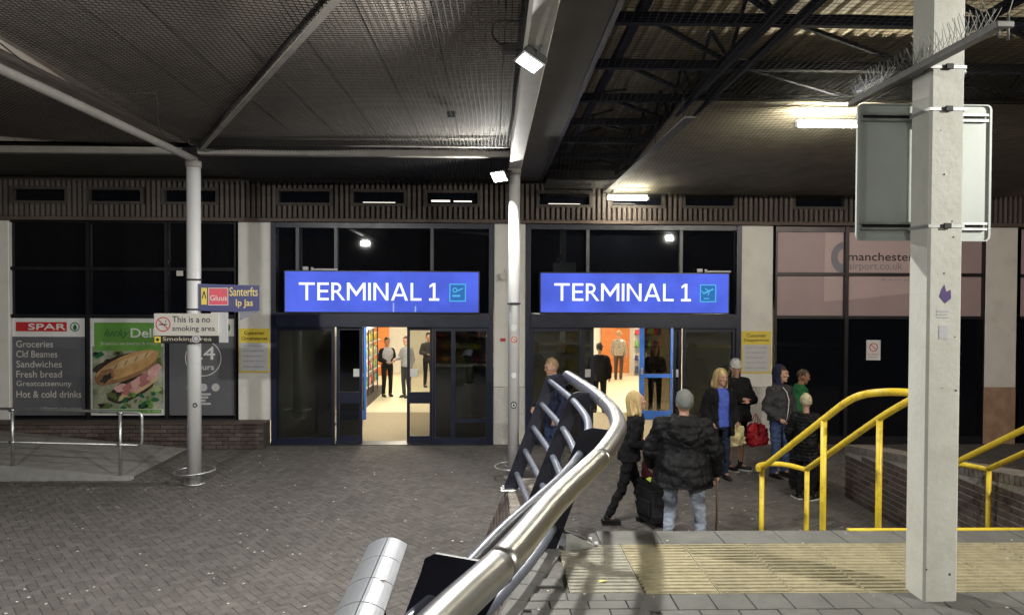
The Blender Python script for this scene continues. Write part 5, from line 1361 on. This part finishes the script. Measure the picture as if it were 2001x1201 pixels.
# blond woman walking with a suitcase
r2, H2, J2 = person('blond woman in black blazer and trousers walking right with a suitcase', (1.72, 9.2, 0), R(90), 1.62,
    dict(hipL=(-.09, .0, .91), hipR=(.09, .0, .91), kneeL=(-.09, .10, .5), kneeR=(.09, -.14, .5), ankL=(-.08, .3, .1), ankR=(.09, -.2, .085), pel=(0, 0, .95), chest=(0, -.07, 1.28), neck=(0, -.11, 1.46), shL=(-.175, -.08, 1.41), shR=(.175, -.08, 1.41), elL=(-.22, -.02, 1.13), elR=(.23, -.02, 1.13), wrL=(-.17, -.24, 1.05), wrR=(.15, -.28, 1.04)),
    head=(0, -8), top=dict(name='blazer', m=black_cloth, hem=.86, ex=.012, flare=.02, fold=.02), legs=(black_cloth, .008), hair=(hair_blond, 'bob'), seed=3.)
q = MB(); q.loft([((0, -.175, 1.13), .035, .02), ((0, -.18, 1.3), .04, .025), ((0, -.16, 1.44), .05, .03)], 12); remesh(q, 'patterned_scarf', cloth('red_check_scarf', (.02, .02, .025), scale=45, c2=(.4, .12, .12)), r2, .01, 2, .01)
# young man at the far left of the steps
person('young man in navy coat with fair hair looking left behind the railing end', (1.0, 11.9, 0), R(-62), 1.8,
    dict(elL=(-.24, -.02, 1.13), wrL=(-.2, -.2, 1.0), elR=(.26, .02, 1.12), wrR=(.27, -.1, .9)), head=(-8, 10), top=dict(name='coat', m=navy_cloth, hem=.78, ex=.015, flare=.02), inner=dict(name='scarf', m=cloth('grey_blue_scarf', (.2, .22, .3)), hem=1.36, ex=.005, sl=False, neckz=.015, fold=.02), legs=(denim, .01), hair=(hair_fair, 'short'), seed=4.)
# woman in the blue top
person('blond woman in bright blue top under an open black coat', (3.56, 11.4, 0), R(8), 1.68, dict(elL=(-.26, .05, 1.12), wrL=(-.2, -.08, .95), elR=(.25, .04, 1.12), wrR=(.23, -.12, .95)),
    head=(10, 4), top=dict(name='coat', m=black_cloth, hem=.72, ex=.03, flare=.03, keep=lambda p: not (p.y < -.04 and abs(p.x) < .085 + .02 * (1.4 - p.z))), inner=dict(name='blue_top', m=blue_top, hem=.86, ex=.008, sl=False, fold=.015), legs=(denim_dark, .004), hair=(hair_blond, 'bob'), fat=1.08, seed=5.)
# man in the cap
person('man in pale grey cap, black sweater and shorts with his arms folded', (3.98, 11.95, 0), R(12), 1.8,
    dict(elL=(-.27, -.02, 1.14), wrL=(-.02, -.2, 1.16), elR=(.29, -.02, 1.13), wrR=(.1, -.2, 1.12), kneeL=(-.1, -.02, .49), ankL=(-.1, .02, .085)), head=(-25, 12), top=dict(name='sweater', m=black_cloth, hem=.8, ex=.035, flare=.02), legs=(black_cloth, .03), bare=1., hat=('cap', cap_grey), hair=(hair_dark, 'short'), shoes=(shoe_black, sole_white), fat=1.22, feet=(25, 40), seed=6.)
# teenager with the navy hood
r6, H6, J6 = person('teenager in grey jacket and navy hood with hands at his jeans', (4.56, 11.55, 0), R(25), 1.72,
    dict(elL=(-.27, .05, 1.13), wrL=(-.15, -.13, .96), elR=(.28, .04, 1.13), wrR=(.26, -.1, .92)), head=(22, 2), top=dict(name='jacket', m=dark_grey_cloth, hem=.9, ex=.032, flare=.015, fold=.03), legs=(denim, .012), hat=('hood', navy_cloth), hair=(hair_brown, 'short'), seed=7.)
q = MB(); q.tube([(-.04, -.178, .93), (-.01, -.18, 1.1), (.0, -.185, 1.25), (-.03, -.168, 1.38), (-.07, -.12, 1.46)], .006, 6); q.build('white_zip', p_white, r6)
# child in the cream hat
person('child in cream knitted hat and black padded coat with white soled shoes', (4.42, 10.25, 0), R(150), 1.45,
    dict(elL=(-.28, .0, 1.12), elR=(.28, -.0, 1.12), wrL=(-.26, -.12, .92), wrR=(.26, -.12, .92)), head=(15, 4), top=dict(name='padded_coat', m=puffer, hem=.66, ex=.03, flare=.02, quilt=(.008, .06), fold=.02), legs=(black_cloth, .01), hat=('beanie', knit_cream), hair=(hair_brown, 'short'), shoes=(shoe_black, sole_white), feet=(-30, 40), seed=8.)
# figures standing in the dark by the right window
person('boy in green hoodie standing in the dark by the right window', (5.2, 12.3, 0), R(60), 1.6, head=(15, 14), skin=skin_d, top=dict(name='hoodie', m=green_cloth, hem=.9, ex=.025, neckz=.02), legs=(black_cloth, .015), hair=(hair_brown, 'short'), seed=9.)
# people inside the terminal
F_ = dict(far=True)
person('dark clothed man standing by the fridge inside the left doorway', (-2.92, 20.7, .002), R(30), 1.62, dict(wrL=(-.1, -.18, 1.05), wrR=(.12, -.18, 1.08)), top=dict(name='jacket', m=black_cloth, hem=.9, ex=.015), inner=dict(name='shirt', m=grey_shirt, hem=1.0, ex=.018, sl=False), legs=(black_cloth, .008), hair=(hair_dark, 'short'), skin=skin_d, **F_)
person('man in grey shirt and dark trousers talking inside the left doorway', (-2.36, 20.5, .002), R(-40), 1.66, dict(elL=(-.25, -.05, 1.14), wrL=(-.2, -.25, 1.12)), top=dict(name='shirt', m=grey_shirt, hem=.9, ex=.012), legs=(dark_grey_cloth, .008), hair=(hair_brown, 'short'), **F_)
person('person with dark hair browsing behind the right door leaf of the left entrance', (-1.95, 22.8, .002), R(20), 1.64, dict(wrL=(-.1, -.25, 1.1)), top=dict(name='jacket', m=dark_grey_cloth, hem=.85, ex=.015), legs=(black_cloth, .008), hair=(hair_dark, 'short'), **F_)
person('dark suited man with his back turned in the right doorway', (2.62, 17.9, .002), R(170), 1.66, top=dict(name='suit_jacket', m=black_cloth, hem=.82, ex=.03), legs=(black_cloth, .01), hair=(hair_dark, 'short'), fat=1.1, **F_)
person('man in mottled shirt walking away in front of the orange panel', (4.3, 24.9, .002), R(165), 1.62, dict(kneeL=(-.1, .1, .48), ankL=(-.09, .22, .12)), top=dict(name='shirt', m=pattern, hem=.88, ex=.012), legs=(cloth('brown_trousers', (.06, .04, .03)), .008), hair=(hair_fair, 'short'), **F_)
person('dark coated woman standing behind the blue lobby door', (4.0, 18.0, .002), R(-5), 1.62, dict(wrL=(-.08, -.2, 1.08), wrR=(.08, -.2, 1.05)), top=dict(name='coat', m=black_cloth, hem=.8, ex=.025), legs=(black_cloth, .008), hair=(hair_dark, 'long'), skin=skin_d, **F_)

# ================================================================== BAGS, STICK, LUGGAGE
s = MB(); s.tube([(0, 0, 0), (.01, 0, .4), (.0, 0, .84)], .011, 8); st1 = s.build('shaft', mat('wooden_stick', (.12, .07, .04), .5), None)
ck = empty('walking_stick', (2.56, 8.32, 0)); st1.parent = ck; tag(ck, 'thin walking stick held by the man in the puffer jacket', 'walking stick')
s = MB(); s.tube([(0, 0, .84), (0, .01, .88), (0, -.05, .9), (0, -.1, .88)], .012, 8); s.build('handle', dark_metal, ck); MB().cyl((0, 0, 0), (0, 0, .03), .016, 10).build('ferrule', p_black, ck)
def suitcase(loc, rz, w, d, h, lab, handle=.3):
    e = empty('suitcase', loc, rz); tag(e, lab, 'suitcase')
    sh = MB().bbox(-w / 2, w / 2, -d / 2, d / 2, .05, h, .025).build('shell', cloth('black_luggage_fabric', (.014, .014, .016), .6), e)
    for z in (.15, h - .12): MB().box(-w / 2 - .003, w / 2 + .003, -d / 2 - .004, d / 2 + .004, z, z + .012).build('piping', dark_metal, sh)
    MB().bbox(-w / 2 + .04, w / 2 - .04, -d / 2 - .03, -d / 2 - .001, .14, h * .6, .015).build('front_pocket', cloth('black_luggage_fabric', (.014, .014, .016)), e)
    for x in (-w / 2 + .04, w / 2 - .04):
        for y in (-d / 2 + .04, d / 2 - .04):
            s = MB(); s.cyl((x - .012, y, .025), (x + .012, y, .025), .025, 12); s.build('wheel', p_black, e)
    s = MB(); s.tube([(-.1, d / 2 - .02, h), (-.1, d / 2 - .02, h + handle), (.1, d / 2 - .02, h + handle), (.1, d / 2 - .02, h)], .009, 8); s.build('pull_handle', galv, e)
    return e
sc = suitcase((2.02, 9.12, 0), R(-70), .36, .25, .58, 'black wheeled suitcase beside the blond walking woman', .4)
s = MB(); s.prism([(-.05, .0), (0, .02), (.05, -.01), (.06, -.05), (.0, -.04), (-.03, -.02)], 'y', -.004, .004)
tag(s.build('luggage_tag', paint('lime_tag', (.6, .75, .1)), None, (1.94, 8.96, .62)), 'lime green luggage tag hanging on the black suitcase', 'luggage tag')
s = MB(); s.loft([((0, 0, 0), .15, .08), ((0, 0, .12), .16, .09), ((0, 0, .3), .14, .07), ((0, 0, .36), .06, .03)], 18)
bg_ = remesh(s, 'holdall', cloth('dark_red_holdall', (.06, .01, .015)), None, .015, 2, .02); bg_.location = (2.02, 9.12, .585); tag(bg_, 'dark red holdall standing on top of the black suitcase', 'bag')
sc = suitcase((4.62, 10.75, 0), R(10), .38, .25, .58, 'black suitcase with a white label beside the cream hatted child', .3)
lb = MB().box(-.05, .05, -.176, -.172, .42, .52).build('white_label', p_white, sc); text('88', p_black, lb, -.04, .04, .44, .5, -.1775)
def carrier(loc, rz, m, lab, w=.17, h=.36, seed=0.):
    e = empty('carrier_bag', loc, rz); tag(e, lab, 'bag'); q = MB()
    q.loft([((0, 0, 0), w * .7, .06), ((0, 0, .04), w, .085), ((0, 0, h * .5), w * 1.02, .09), ((0, 0, h * .85), w * .75, .06), ((0, 0, h), w * .45, .03)], 20)
    b = remesh(q, 'bag_body', m, e, .01, 2, .045, 9, seed=seed)
    for x in (-.05, .05):
        s = MB(); s.tube(cat([(x - .02, 0, h - .03), (x * .5, 0, h + .1), (0, 0, h + .14), (x * .4 + .02, 0, h + .08), (x + .03, 0, h - .03)]), .006, 6); s.build('handle', m, e)
    return e
cb_ = carrier((3.86, 11.55, .48), R(10), cloth('cream_bag', (.6, .52, .22), .6, scale=5, c2=(.75, .7, .5)), 'cream patterned carrier bag hanging beside the man in the cap', seed=1.)
carrier((4.3, 11.9, .42), R(-10), cloth('red_plastic', (.4, .02, .03), .35, scale=6, bump=.1), 'crumpled red plastic bag between the man in the cap and the teenager', .2, .38, 4.)
s = MB(); s.loft([((0, 0, 0), .1, .07), ((0, 0, .05), .13, .09), ((0, 0, .2), .12, .08), ((0, 0, .26), .07, .04)], 16)
o = remesh(s, 'shoulder_bag', cloth('brown_leather', (.14, .05, .025), .5), None, .012, 2, .02); o.location = (1.28, 11.75, .95); tag(o, 'brown leather bag carried by the young man in the navy coat', 'bag')
